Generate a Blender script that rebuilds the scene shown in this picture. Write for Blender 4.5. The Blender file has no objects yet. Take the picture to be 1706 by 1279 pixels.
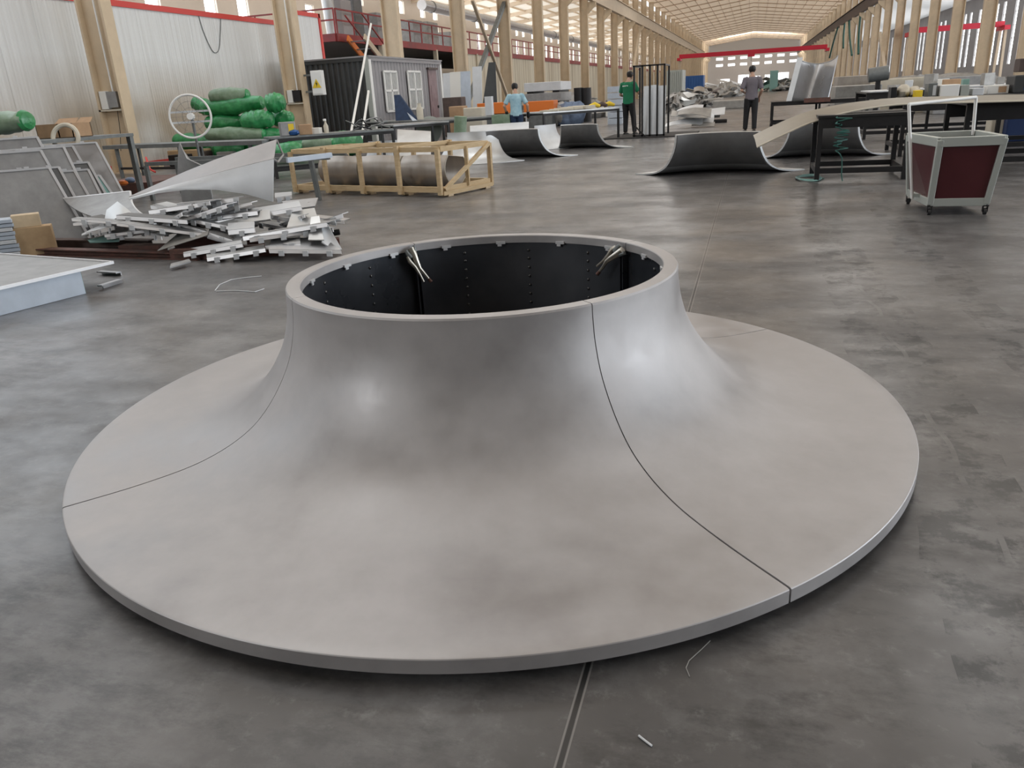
import bpy, bmesh, math, random
from math import sin, cos, pi, radians, sqrt, atan2, hypot
from mathutils import Vector, Matrix
random.seed(7)
SC = bpy.context.scene
COL = SC.collection
V = Vector

# ------------------------------------------------------------------ camera
FPX = 1290.0
CAMPOS = V((0, 0, 1.31))
CR = V((0.95848386, 0.27977069, -0.0551095))
CU = V((-0.04812743, 0.34921847, 0.93580458))
CF = V((-0.28105595, 0.8943013, -0.34818491))
cd = bpy.data.cameras.new('camera'); cam = bpy.data.objects.new('camera', cd); COL.objects.link(cam)
cd.sensor_fit = 'HORIZONTAL'; cd.sensor_width = 36; cd.lens = FPX * 36 / 1706; cd.clip_end = 900; cd.clip_start = 0.05
m3 = Matrix((CR, CU, -CF)).transposed()
cam.matrix_world = Matrix.Translation(CAMPOS) @ m3.to_4x4()
SC.camera = cam

# ------------------------------------------------------------------ world, light, exposure
w = bpy.data.worlds.new('world'); SC.world = w; w.use_nodes = True
wb = w.node_tree.nodes['Background']; wb.inputs[0].default_value = (0.86, 0.93, 1.0, 1); wb.inputs[1].default_value = 1.9
SC.view_settings.view_transform = 'Standard'; SC.view_settings.look = 'None'; SC.view_settings.gamma = 1
SC.view_settings.exposure = 0.12
SC.view_settings.use_curve_mapping = False
SC.cycles.use_denoising = True
SC.cycles.max_bounces = 7; SC.cycles.diffuse_bounces = 4; SC.cycles.glossy_bounces = 4
SC.cycles.sample_clamp_indirect = 6.0
SC.cycles.caustics_reflective = False; SC.cycles.caustics_refractive = False


def area(name, loc, target, sx, sy, power, col=(1, 1, 1)):
    l = bpy.data.lights.new(name, 'AREA'); l.shape = 'RECTANGLE'; l.size = sx; l.size_y = sy; l.energy = power; l.color = col
    o = bpy.data.objects.new(name, l); COL.objects.link(o); o.location = loc
    d = V(target) - V(loc); o.rotation_euler = d.to_track_quat('-Z', 'Y').to_euler()
    return o


# daylight from the side glazing; overhead and gable lamps are added fill
for yy in (6, 20, 36, 54, 76, 100):
    area('roof_fill_lamp', (-7.3, yy, 13.0), (-7.3, yy, 0), 2.6, 9, 420, (0.95, 0.98, 1))  # added fill lamps hung below the roof, no roof light above them
    area('roof_fill_lamp', (6.2, yy, 13.0), (6.2, yy, 0), 2.6, 9, 240, (0.95, 0.98, 1))
for yy in (50, 90, 130, 175, 230):
    area('side_daylight', (29.0, yy, 5), (10, yy, 6.5), 36, 7, 2600, (0.97, 0.98, 1))
    area('side_daylight', (-31.5, yy, 7.6), (-10, yy, 8), 36, 4, 1100, (0.97, 0.98, 1))
area('side_daylight', (24, 6, 4.0), (-2, 4, 0.6), 24, 6, 3400, (0.88, 0.94, 1))
area('gable_fill_lamp', (0, 252, 11), (0, 290, 6), 20, 4, 5200, (1, 0.98, 0.95))  # added lamp in the open hall that brightens the far gable
area('side_daylight', (-12, -9, 7), (-3, 2, 0.5), 5, 4, 520, (0.95, 0.98, 1))


# ------------------------------------------------------------------ measuring helpers: photo pixel -> point on a plane of the place
def _ray(x, y): return CF + CR * ((x - 853) / FPX) + CU * ((639.5 - y) / FPX)
def G(x, y, z=0.0): d = _ray(x, y); return CAMPOS + d * ((z - CAMPOS.z) / d.z)
def PX(x, y, X): d = _ray(x, y); return CAMPOS + d * (X / d.x)
def PY(x, y, Y): d = _ray(x, y); return CAMPOS + d * (Y / d.y)


# ------------------------------------------------------------------ materials
MAT = {}


def mat(name, col, rough=0.5, metal=0.0, var=0.0, scale=6.0, col2=None, bump=0.0, bscale=40.0, stretch=(1, 1, 1), spec=0.5, rvar=0.0, emit=0.0, alpha=1.0, detail=5.0):
    m = bpy.data.materials.new(name); m.use_nodes = True
    nt = m.node_tree; b = nt.nodes['Principled BSDF']
    b.inputs['Base Color'].default_value = (*col, 1); b.inputs['Roughness'].default_value = rough
    b.inputs['Metallic'].default_value = metal; b.inputs['Specular IOR Level'].default_value = spec
    if alpha < 1: b.inputs['Alpha'].default_value = alpha
    if emit:
        b.inputs['Emission Color'].default_value = (*col, 1); b.inputs['Emission Strength'].default_value = emit
    if var or rvar or bump:
        tc = nt.nodes.new('ShaderNodeTexCoord'); mp = nt.nodes.new('ShaderNodeMapping'); mp.inputs['Scale'].default_value = stretch
        nt.links.new(tc.outputs['Object'], mp.inputs['Vector'])
        nz = nt.nodes.new('ShaderNodeTexNoise'); nz.inputs['Scale'].default_value = scale; nz.inputs['Detail'].default_value = detail; nz.inputs['Roughness'].default_value = 0.62
        nt.links.new(mp.outputs[0], nz.inputs['Vector'])
        if var:
            r = nt.nodes.new('ShaderNodeValToRGB'); r.color_ramp.elements[0].position = 0.32; r.color_ramp.elements[1].position = 0.68
            c2 = col2 if col2 else tuple(max(0, c * (1 - var)) for c in col)
            r.color_ramp.elements[0].color = (*c2, 1); r.color_ramp.elements[1].color = (*col, 1)
            nt.links.new(nz.outputs['Fac'], r.inputs[0]); nt.links.new(r.outputs[0], b.inputs['Base Color'])
            if emit: nt.links.new(r.outputs[0], b.inputs['Emission Color'])
        if rvar:
            mr = nt.nodes.new('ShaderNodeMapRange'); mr.inputs[1].default_value = 0.3; mr.inputs[2].default_value = 0.7
            mr.inputs[3].default_value = max(0.03, rough - rvar); mr.inputs[4].default_value = rough + rvar
            nt.links.new(nz.outputs['Fac'], mr.inputs[0]); nt.links.new(mr.outputs[0], b.inputs['Roughness'])
        if bump:
            n2 = nt.nodes.new('ShaderNodeTexNoise'); n2.inputs['Scale'].default_value = bscale; n2.inputs['Detail'].default_value = 3
            nt.links.new(mp.outputs[0], n2.inputs['Vector'])
            bp = nt.nodes.new('ShaderNodeBump'); bp.inputs['Strength'].default_value = bump; bp.inputs['Distance'].default_value = 0.02
            nt.links.new(n2.outputs['Fac'], bp.inputs['Height']); nt.links.new(bp.outputs[0], b.inputs['Normal'])
    MAT[name] = m
    return m


mat('alu', (0.465, 0.45, 0.45), 0.45, 0.34, 0.2, 2.6, (0.33, 0.318, 0.318), rvar=0.15, bump=0.06, bscale=3.2)
mat('alu_light', (0.62, 0.63, 0.63), 0.4, 0.55, 0.15, 3.0, rvar=0.06)
mat('alu_white', (0.66, 0.68, 0.7), 0.45, 0.15, 0.12, 3.0)
mat('alu_edge', (0.72, 0.72, 0.73), 0.35, 0.4)
mat('alu_mill', (0.5, 0.505, 0.52), 0.33, 0.85, 0.15, 4.0, rvar=0.08)
mat('alu_dull', (0.36, 0.36, 0.36), 0.5, 0.5, 0.25, 5.0)
mat('alu_bluish', (0.52, 0.58, 0.66), 0.42, 0.15, 0.15, 4.0)
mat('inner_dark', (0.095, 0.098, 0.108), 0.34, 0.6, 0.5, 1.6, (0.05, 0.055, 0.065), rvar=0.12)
mat('inner_shell', (0.17, 0.17, 0.17), 0.5, 0.3, 0.3, 3.0)  # dark grey metal, also the painted shade inside the bell arcs
mat('bronze_sheet', (0.44, 0.4, 0.36), 0.4, 0.6, 0.2, 2.0, stretch=(3, 1, 1))
mat('tan_sheet', (0.33, 0.3, 0.25), 0.5, 0.35, 0.15, 3.0)
mat('wood', (0.62, 0.47, 0.28), 0.6, 0, 0.25, 5.0, (0.5, 0.36, 0.2), stretch=(1, 1, 6))
mat('wood_pale', (0.64, 0.5, 0.33), 0.65, 0, 0.25, 5.0)
mat('ply', (0.5, 0.35, 0.2), 0.65, 0, 0.3, 8.0, (0.4, 0.27, 0.15))
mat('rust_steel', (0.16, 0.07, 0.055), 0.6, 0.3, 0.5, 9.0, (0.08, 0.05, 0.04))
mat('brown_steel', (0.12, 0.085, 0.075), 0.6, 0.3, 0.4, 6.0)
mat('black_steel', (0.022, 0.021, 0.022), 0.5, 0.3, 0.3, 8.0)
mat('grey_steel', (0.2, 0.215, 0.215), 0.5, 0.4, 0.3, 6.0)
mat('cream_paint', (0.64, 0.505, 0.345), 0.5, 0, 0.16, 1.5, (0.53, 0.42, 0.29))
mat('cream_far', (0.6, 0.49, 0.36), 0.6, 0, 0.12, 1.0)

def partition_material():
    # ribbed white sandwich panel, dirt splashed up from the floor and vertical run marks
    m = bpy.data.materials.new('wall_panel'); m.use_nodes = True; nt = m.node_tree; L = nt.links; b = nt.nodes['Principled BSDF']
    tc = nt.nodes.new('ShaderNodeTexCoord')
    def noise(scale, st, detail=5):
        mp = nt.nodes.new('ShaderNodeMapping'); mp.inputs['Scale'].default_value = st; L.new(tc.outputs['Object'], mp.inputs['Vector'])
        n = nt.nodes.new('ShaderNodeTexNoise'); n.inputs['Scale'].default_value = scale; n.inputs['Detail'].default_value = detail; L.new(mp.outputs[0], n.inputs['Vector']); return n.outputs['Fac']
    def mr(v, a, c, d, e):
        x = nt.nodes.new('ShaderNodeMapRange'); L.new(v, x.inputs[0])
        for k, q in zip((1, 2, 3, 4), (a, c, d, e)): x.inputs[k].default_value = q
        return x.outputs[0]
    def mul(a, c):
        x = nt.nodes.new('ShaderNodeMath'); x.operation = 'MULTIPLY'; L.new(a, x.inputs[0]); L.new(c, x.inputs[1]); return x.outputs[0]
    def mix(f, a, c):
        x = nt.nodes.new('ShaderNodeMix'); x.data_type = 'RGBA'; L.new(f, x.inputs[0])
        for sct, v in ((6, a), (7, c)):
            if isinstance(v, tuple): x.inputs[sct].default_value = (*v, 1)
            else: L.new(v, x.inputs[sct])
        return x.outputs[2]
    sx = nt.nodes.new('ShaderNodeSeparateXYZ'); L.new(tc.outputs['Object'], sx.inputs[0])
    runs = mr(noise(1.0, (1, 9, 0.25), 4), 0.42, 0.68, 0, 0.55)
    c = mix(runs, (0.72, 0.735, 0.735), (0.56, 0.56, 0.55))
    dirt = mul(mr(sx.outputs[2], 1.3, 2.9, 1.0, 0.0), mr(noise(0.33, (1, 1, 0.6), 6), 0.34, 0.56, 0.2, 1))
    c = mix(dirt, c, (0.4, 0.33, 0.25))
    L.new(c, b.inputs['Base Color']); b.inputs['Roughness'].default_value = 0.42
    wv = nt.nodes.new('ShaderNodeTexWave'); wv.wave_type = 'BANDS'; wv.bands_direction = 'Y'; wv.inputs['Scale'].default_value = 3.2; L.new(tc.outputs['Object'], wv.inputs['Vector'])
    bp = nt.nodes.new('ShaderNodeBump'); bp.inputs['Strength'].default_value = 0.25; bp.inputs['Distance'].default_value = 0.03; L.new(wv.outputs['Fac'], bp.inputs['Height']); L.new(bp.outputs[0], b.inputs['Normal'])
    MAT['wall_panel'] = m


partition_material()
mat('wall_low', (0.6, 0.52, 0.42), 0.6, 0, 0.3, 0.6, (0.45, 0.38, 0.3))
mat('red_trim', (0.6, 0.035, 0.025), 0.4)
mat('red_steel', (0.36, 0.03, 0.03), 0.5, 0, 0.4, 1.0, (0.2, 0.03, 0.03))
mat('crane_red', (0.62, 0.015, 0.045), 0.45)
mat('orange', (0.78, 0.2, 0.03), 0.5)
mat('yellow', (0.78, 0.55, 0.03), 0.5)


def roofing(name, col, tr):
    # thin sheet roofing that lets a little daylight through
    m = bpy.data.materials.new(name); m.use_nodes = True; nt = m.node_tree; nt.nodes.remove(nt.nodes['Principled BSDF'])
    d = nt.nodes.new('ShaderNodeBsdfDiffuse'); d.inputs[0].default_value = (*col, 1); t = nt.nodes.new('ShaderNodeBsdfTranslucent'); t.inputs[0].default_value = (*tr, 1)
    a = nt.nodes.new('ShaderNodeAddShader'); nt.links.new(d.outputs[0], a.inputs[0]); nt.links.new(t.outputs[0], a.inputs[1]); nt.links.new(a.outputs[0], nt.nodes['Material Output'].inputs[0])
    MAT[name] = m


roofing('ceil', (0.55, 0.43, 0.31), (0.2, 0.151, 0.107))
roofing('ceil_pale', (0.55, 0.5, 0.43), (0.34, 0.295, 0.24))
roofing('ceil_grey', (0.4, 0.39, 0.38), (0.2, 0.19, 0.18))
mat('purlin', (0.56, 0.42, 0.3), 0.7)
mat('aisle_wall', (0.7, 0.62, 0.54), 0.8, 0, 0.1, 0.3)
mat('aisle_grey', (0.42, 0.4, 0.4), 0.8, 0, 0.15, 0.3)
mat('gable_grey', (0.5, 0.46, 0.43), 0.8, 0, 0.12, 0.1)
mat('gable_dark', (0.36, 0.33, 0.3), 0.8)
mat('fence_beige', (0.78, 0.73, 0.6), 0.7, 0, 0.45, 2.2, (0.42, 0.35, 0.25), stretch=(1, 1, 0.05))
mat('glow', (0.93, 0.97, 1.0), 0.5, emit=3.2)
mat('glow_soft', (0.95, 0.97, 1.0), 0.5, emit=1.6)
mat('cont_dark', (0.05, 0.052, 0.053), 0.5, 0.1, 0.3, 2.0)
mat('cont_grey', (0.3, 0.29, 0.3), 0.5, 0.1, 0.15, 2.0)
mat('cont_post', (0.36, 0.38, 0.35), 0.5)
mat('white_paint', (0.8, 0.8, 0.78), 0.45)
mat('door_mauve', (0.26, 0.17, 0.18), 0.5, 0, 0.3, 4)
mat('glass_dark', (0.2, 0.21, 0.22), 0.15)
mat('green_film', (0.045, 0.33, 0.11), 0.33, 0, 0.45, 5.0, (0.01, 0.17, 0.05), bump=0.5, bscale=14, spec=0.7)
mat('film_grey', (0.25, 0.33, 0.24), 0.4, 0, 0.4, 4.0, (0.14, 0.22, 0.13), bump=0.4, bscale=10)
mat('foil_grey', (0.36, 0.35, 0.33), 0.45, 0.2, 0.3, 4.0, bump=0.4, bscale=12)
mat('card', (0.45, 0.29, 0.17), 0.8, 0, 0.2, 6)
mat('card_dark', (0.07, 0.05, 0.04), 0.8)
mat('plastic_white', (0.75, 0.74, 0.7), 0.4)
mat('mirror', (0.4, 0.42, 0.42), 0.12, 0.9)
mat('rivet_dark', (0.1, 0.1, 0.1), 0.3, 0.8)
mat('maroon', (0.075, 0.016, 0.02), 0.28, 0, 0.15, 1.5, spec=0.5)
mat('cart_frame', (0.47, 0.5, 0.47), 0.38, 0.4)
mat('rubber', (0.02, 0.02, 0.02), 0.6)
mat('blue', (0.02, 0.09, 0.28), 0.5)
mat('blue_mid', (0.2, 0.27, 0.4), 0.6, 0, 0.4, 5)
mat('blue_dark', (0.012, 0.03, 0.1), 0.5)
mat('teal', (0.2, 0.36, 0.33), 0.5)
mat('hose_green', (0.03, 0.12, 0.1), 0.5)
mat('skin', (0.45, 0.27, 0.19), 0.5)
mat('hair', (0.012, 0.01, 0.009), 0.5)
mat('shirt_grey', (0.17, 0.15, 0.17), 0.85, 0, 0.2, 6)
mat('shirt_green', (0.008, 0.17, 0.075), 0.85, 0, 0.2, 6)
mat('shirt_blue', (0.4, 0.58, 0.64), 0.85, 0, 0.35, 7, (0.25, 0.42, 0.52))
mat('trouser_black', (0.012, 0.012, 0.013), 0.8)
mat('jeans', (0.02, 0.04, 0.09), 0.85, 0, 0.3, 8)
mat('shoe', (0.02, 0.02, 0.02), 0.5)
mat('plier_steel', (0.62, 0.58, 0.5), 0.28, 0.9, 0.2, 30)
mat('concrete_block', (0.3, 0.29, 0.28), 0.8)
mat('dark_mat', (0.03, 0.028, 0.027), 0.75, 0, 0.3, 6)
mat('sheet_cream', (0.6, 0.55, 0.45), 0.6, 0, 0.15, 3)


def floor_material():
    m = bpy.data.materials.new('polished_concrete'); m.use_nodes = True; nt = m.node_tree; L = nt.links; b = nt.nodes['Principled BSDF']
    tc = nt.nodes.new('ShaderNodeTexCoord')
    def noise(scale, detail=6, rough=0.6, st=(1, 1, 1)):
        mp = nt.nodes.new('ShaderNodeMapping'); mp.inputs['Scale'].default_value = st; L.new(tc.outputs['Object'], mp.inputs['Vector'])
        n = nt.nodes.new('ShaderNodeTexNoise'); n.inputs['Scale'].default_value = scale; n.inputs['Detail'].default_value = detail; n.inputs['Roughness'].default_value = rough
        L.new(mp.outputs[0], n.inputs['Vector']); return n.outputs['Fac']
    def ramp(f, stops):
        r = nt.nodes.new('ShaderNodeValToRGB'); e = r.color_ramp.elements
        while len(e) < len(stops): e.new(0.5)
        for k, (p, c) in enumerate(stops): e[k].position = p; e[k].color = (*c, 1)
        L.new(f, r.inputs[0]); return r.outputs[0]
    def mix(f, a, c, mode='MIX'):
        x = nt.nodes.new('ShaderNodeMix'); x.data_type = 'RGBA'; x.blend_type = mode
        if isinstance(f, float): x.inputs[0].default_value = f
        else: L.new(f, x.inputs[0])
        for s, v in ((6, a), (7, c)):
            if isinstance(v, tuple): x.inputs[s].default_value = (*v, 1)
            else: L.new(v, x.inputs[s])
        return x.outputs[2]
    def M(op, a, c=None):
        x = nt.nodes.new('ShaderNodeMath'); x.operation = op
        for s, v in ((0, a), (1, c)):
            if v is None: continue
            if isinstance(v, (int, float)): x.inputs[s].default_value = v
            else: L.new(v, x.inputs[s])
        return x.outputs[0]
    sx = nt.nodes.new('ShaderNodeSeparateXYZ'); L.new(tc.outputs['Object'], sx.inputs[0])
    X, Y = sx.outputs[0], sx.outputs[1]
    c = ramp(noise(0.5, 7, 0.68), [(0.3, (0.05, 0.047, 0.046)), (0.5, (0.085, 0.081, 0.08)), (0.68, (0.165, 0.16, 0.16))])
    c = mix(ramp(noise(1.7, 8, 0.72), [(0.48, (0, 0, 0)), (0.68, (0.75, 0.75, 0.75))]), c, (0.175, 0.173, 0.172))
    c = mix(ramp(noise(3.1, 8, 0.75, (1, 1.8, 1)), [(0.5, (0, 0, 0)), (0.66, (0.85, 0.85, 0.85))]), c, (0.038, 0.037, 0.037))
    c = mix(ramp(noise(16.0, 5, 0.7), [(0.58, (0, 0, 0)), (0.72, (0.45, 0.45, 0.45))]), c, (0.2, 0.2, 0.197))
    c = mix(ramp(noise(0.9, 3, 0.5, (1, 1, 1)), [(0.62, (0, 0, 0)), (0.7, (0.3, 0.3, 0.3))]), c, (0.12, 0.1, 0.075))
    # wheel-track scuffs and saw-cut joints
    blot = ramp(noise(5.5, 7, 0.7), [(0.49, (0, 0, 0)), (0.58, (1, 1, 1))])
    smear = ramp(noise(0.55, 4, 0.6), [(0.53, (0, 0, 0)), (0.62, (1, 1, 1))])
    c = mix(M('MULTIPLY', M('MULTIPLY', smear, ramp(noise(6.0, 8, 0.75, (1, 2.5, 1)), [(0.45, (0, 0, 0)), (0.62, (1, 1, 1))])), 0.7), c, (0.034, 0.034, 0.035))
    wob = M('MULTIPLY', M('SUBTRACT', noise(0.8, 2), 0.5), 0.35)
    for x0, wd in ((0.62, 0.11), (0.83, 0.08), (1.33, 0.12)):
        band = M('LESS_THAN', M('ABSOLUTE', M('SUBTRACT', M('ADD', X, wob), x0)), wd)
        c = mix(M('MULTIPLY', M('MULTIPLY', blot, band), 0.92), c, (0.018, 0.018, 0.019))
    for x0 in (-0.32,):
        band = M('LESS_THAN', M('ABSOLUTE', M('SUBTRACT', X, x0)), 0.0055)
        c = mix(band, c, (0.02, 0.02, 0.02))
        for off in (-0.009, 0.009):
            e = M('LESS_THAN', M('ABSOLUTE', M('SUBTRACT', X, x0 + off)), 0.0022)
            c = mix(M('MULTIPLY', e, 0.7), c, (0.24, 0.23, 0.22))
    for y0 in (9.6, 18.2, 26.8):
        c = mix(M('MULTIPLY', M('LESS_THAN', M('ABSOLUTE', M('SUBTRACT', Y, y0)), 0.008), 0.6), c, (0.04, 0.04, 0.04))
    L.new(c, b.inputs['Base Color'])
    rg = nt.nodes.new('ShaderNodeMapRange'); L.new(noise(1.3, 6, 0.7), rg.inputs[0])
    rg.inputs[1].default_value = 0.3; rg.inputs[2].default_value = 0.7; rg.inputs[3].default_value = 0.36; rg.inputs[4].default_value = 0.62
    L.new(rg.outputs[0], b.inputs['Roughness'])
    bp = nt.nodes.new('ShaderNodeBump'); bp.inputs['Strength'].default_value = 0.05; bp.inputs['Distance'].default_value = 0.01
    L.new(noise(9.0, 8, 0.7), bp.inputs['Height']); L.new(bp.outputs[0], b.inputs['Normal'])
    b.inputs['Specular IOR Level'].default_value = 0.42
    dull = ramp(noise(0.8, 7, 0.7, (1, 1.6, 1)), [(0.4, (1, 1, 1)), (0.62, (0.1, 0.1, 0.1))])
    L.new(M('MULTIPLY', dull, 0.68), b.inputs['Coat Weight']); b.inputs['Coat Roughness'].default_value = 0.24
    MAT['floor'] = m


floor_material()


# ------------------------------------------------------------------ mesh builder
class B:
    def __init__(s): s.v = []; s.f = []; s.sm = []
    def add(s, vs, fs, smooth=False):
        n = len(s.v); s.v += [V(p) for p in vs]
        for f in fs: s.f.append([i + n for i in f]); s.sm.append(smooth)
        return s
    def box(s, c, d, rot=None):
        c = V(c); hx, hy, hz = d[0] / 2, d[1] / 2, d[2] / 2
        vs = [V((x, y, z)) for z in (-hz, hz) for y in (-hy, hy) for x in (-hx, hx)]
        if rot is not None:
            r = Matrix.Rotation(rot, 3, 'Z') if isinstance(rot, (int, float)) else rot
            vs = [r @ p for p in vs]
        return s.add([c + p for p in vs], [(0, 2, 3, 1), (4, 5, 7, 6), (0, 1, 5, 4), (2, 6, 7, 3), (0, 4, 6, 2), (1, 3, 7, 5)])
    def bb(s, x0, x1, y0, y1, z0, z1): return s.box(((x0 + x1) / 2, (y0 + y1) / 2, (z0 + z1) / 2), (x1 - x0, y1 - y0, z1 - z0))
    def beam(s, p, q, a, b=None, up=(0, 0, 1)):
        p, q = V(p), V(q); b = b or a; d = (q - p); L = d.length; d.normalize(); u = V(up)
        if abs(d.dot(u)) > 0.99: u = V((0, 1, 0))
        x = d.cross(u).normalized(); z = x.cross(d)
        r = Matrix((x, d, z)).transposed()
        return s.box((p + q) / 2, (a, L, b), r)
    def tube(s, pts, r, seg=10, caps=True):
        pts = [V(p) for p in pts]; n = len(pts); rr = r if isinstance(r, (list, tuple)) else [r] * n
        t = (pts[1] - pts[0]).normalized(); u = t.orthogonal().normalized(); vs = []
        for i, p in enumerate(pts):
            t2 = (pts[min(i + 1, n - 1)] - pts[max(i - 1, 0)]).normalized()
            u = (u - t2 * u.dot(t2)).normalized(); w_ = t2.cross(u)
            for k in range(seg):
                a = 2 * pi * k / seg; vs.append(p + (u * cos(a) + w_ * sin(a)) * rr[i])
        fs = [(i * seg + k, i * seg + (k + 1) % seg, (i + 1) * seg + (k + 1) % seg, (i + 1) * seg + k) for i in range(n - 1) for k in range(seg)]
        s.add(vs, fs, True)
        if caps:
            m = len(s.v) - len(vs)
            s.f.append([m + k for k in range(seg)][::-1]); s.sm.append(False)
            s.f.append([m + (n - 1) * seg + k for k in range(seg)]); s.sm.append(False)
        return s
    def torus(s, c, ax, R, r, seg=40, rs=8, a0=0, a1=2 * pi):
        ax = V(ax).normalized(); u = ax.orthogonal().normalized(); w_ = ax.cross(u); c = V(c); vs = []; fs = []
        for i in range(seg):
            a = a0 + (a1 - a0) * i / seg; d = u * cos(a) + w_ * sin(a)
            for k in range(rs):
                b = 2 * pi * k / rs; vs.append(c + d * (R + r * cos(b)) + ax * r * sin(b))
        for i in range(seg):
            for k in range(rs): fs.append((i * rs + k, ((i + 1) % seg) * rs + k, ((i + 1) % seg) * rs + (k + 1) % rs, i * rs + (k + 1) % rs))
        return s.add(vs, fs, True)
    def prism(s, poly, ext):
        poly = [V(p) for p in poly]; e = V(ext); n = len(poly)
        return s.add(poly + [p + e for p in poly], [tuple(range(n))[::-1], tuple(range(n, 2 * n))] + [(i, (i + 1) % n, (i + 1) % n + n, i + n) for i in range(n)])
    def sheet(s, rows, t, smooth=True):
        """rows: grid of points; thickened by t along the surface normal"""
        nr, nc = len(rows), len(rows[0]); P = [[V(p) for p in r] for r in rows]; N = []
        for i in range(nr):
            for j in range(nc):
                du = P[min(i + 1, nr - 1)][j] - P[max(i - 1, 0)][j]; dv = P[i][min(j + 1, nc - 1)] - P[i][max(j - 1, 0)]
                n = du.cross(dv); n = n.normalized() if n.length > 1e-9 else V((0, 0, 1)); N.append(n)
        top = [P[i][j] + N[i * nc + j] * (t / 2) for i in range(nr) for j in range(nc)]; bot = [P[i][j] - N[i * nc + j] * (t / 2) for i in range(nr) for j in range(nc)]
        q = nr * nc; g = lambda i, j: i * nc + j
        f1 = [(g(i, j), g(i + 1, j), g(i + 1, j + 1), g(i, j + 1)) for i in range(nr - 1) for j in range(nc - 1)]
        n0 = len(s.v); s.add(top + bot, f1, smooth); ed = []
        for f in f1: s.f.append([n0 + q + i for i in f][::-1]); s.sm.append(smooth)
        for j in range(nc - 1): ed.append((g(0, j), g(0, j + 1))); ed.append((g(nr - 1, j + 1), g(nr - 1, j)))
        for i in range(nr - 1): ed.append((g(i + 1, 0), g(i, 0))); ed.append((g(i, nc - 1), g(i + 1, nc - 1)))
        for a, b in ed: s.f.append([n0 + b, n0 + a, n0 + a + q, n0 + b + q][::-1]); s.sm.append(False)
        return s
    def lathe(s, prof, c=(0, 0, 0), a0=0, a1=2 * pi, seg=48, closed=False, caps=False):
        c = V(c); full = abs(a1 - a0 - 2 * pi) < 1e-6; n = seg if full else seg + 1; m = len(prof); vs = []
        for i in range(n):
            a = a0 + (a1 - a0) * i / seg
            for r, z in prof: vs.append(c + V((r * cos(a), r * sin(a), z)))
        fs = []
        for i in range(seg):
            j = (i + 1) % n
            for k in range(m if closed else m - 1):
                l = (k + 1) % m; fs.append((i * m + k, j * m + k, j * m + l, i * m + l))
        s.add(vs, fs, True)
        if caps and not full:
            n0 = len(s.v) - len(vs)
            s.f.append([n0 + k for k in range(m)]); s.sm.append(False)
            s.f.append([n0 + seg * m + k for k in range(m)][::-1]); s.sm.append(False)
        return s
    def blob(s, c, rad, rot=None, seg=16, rings=9, jit=0.0, seed=0):
        rnd = random.Random(seed); c = V(c); vs = []; fs = []
        for i in range(rings + 1):
            t = pi * i / rings
            for k in range(seg):
                a = 2 * pi * k / seg; p = V((sin(t) * cos(a), sin(t) * sin(a), cos(t)))
                if 0 < i < rings: p *= 1 + rnd.uniform(-jit, jit)
                p = V((p.x * rad[0], p.y * rad[1], p.z * rad[2]))
                vs.append(c + (rot @ p if rot is not None else p))
        for i in range(rings):
            for k in range(seg): fs.append((i * seg + k, (i + 1) * seg + k, (i + 1) * seg + (k + 1) % seg, i * seg + (k + 1) % seg))
        return s.add(vs, fs, True)


def wpos(o):
    p = V((0, 0, 0))
    while o: p += o.location; o = o.parent
    return p


def obj(name, b, m, parent=None, bevel=0.0, angle=40, origin=None):
    """one mesh object; its vertices were written in place coordinates"""
    if parent is None:
        lo = V((min(p.x for p in b.v), min(p.y for p in b.v), min(p.z for p in b.v))); hi = V((max(p.x for p in b.v), max(p.y for p in b.v), 0))
        org = V(origin) if origin is not None else V(((lo.x + hi.x) / 2, (lo.y + hi.y) / 2, lo.z))
    else: org = wpos(parent)
    me = bpy.data.meshes.new(name)
    me.from_pydata([tuple(p - org) for p in b.v], [], b.f); me.polygons.foreach_set('use_smooth', b.sm)
    bm = bmesh.new(); bm.from_mesh(me); bmesh.ops.recalc_face_normals(bm, faces=bm.faces); bm.to_mesh(me); bm.free()
    if any(b.sm): me.set_sharp_from_angle(angle=radians(angle))
    me.materials.append(MAT[m] if isinstance(m, str) else m)
    o = bpy.data.objects.new(name, me); COL.objects.link(o)
    if parent is None: o.location = org
    else: o.parent = parent
    if bevel:
        bv = o.modifiers.new('bevel', 'BEVEL'); bv.width = bevel; bv.segments = 2; bv.limit_method = 'ANGLE'
    return o


def tag(o, label, cat, group=None):
    o['label'] = label; o['category'] = cat
    if group: o['group'] = group
    return o


def thing(name, label, cat, loc=(0, 0, 0), group=None):
    o = bpy.data.objects.new(name, None); COL.objects.link(o); o.location = loc; o.empty_display_size = 0.1
    return tag(o, label, cat, group)


def struct(name, b, m, label=None, **k):
    o = obj(name, b, m, **k); o['kind'] = 'structure'
    if label: o['label'] = label
    return o


def dup(root, loc, rotz=0.0, label=None, group=None):
    r = root.copy(); COL.objects.link(r); r.location = loc; r.rotation_euler = (0, 0, rotz)
    if label: r['label'] = label
    if group: r['group'] = group
    def kids(a, b):
        for ch in list(a.children):
            c = ch.copy(); COL.objects.link(c); c.parent = b; kids(ch, c)
    kids(root, r)
    return r


# ------------------------------------------------------------------ the hall
XL, XR, EAVE, RIDGE, YE = -14.85, 13.4, 13.2, 14.8, 290.0
XM = (XL + XR) / 2
b = B(); b.bb(-40, 40, -30, YE + 10, -0.2, 0); struct('floor', b, 'floor', origin=(0, 0, 0))
YCL = [16.9 + 8.58 * k for k in range(-5, 32)]
YCR = [50.7 + 8.55 * k for k in range(-9, 28)]
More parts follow.
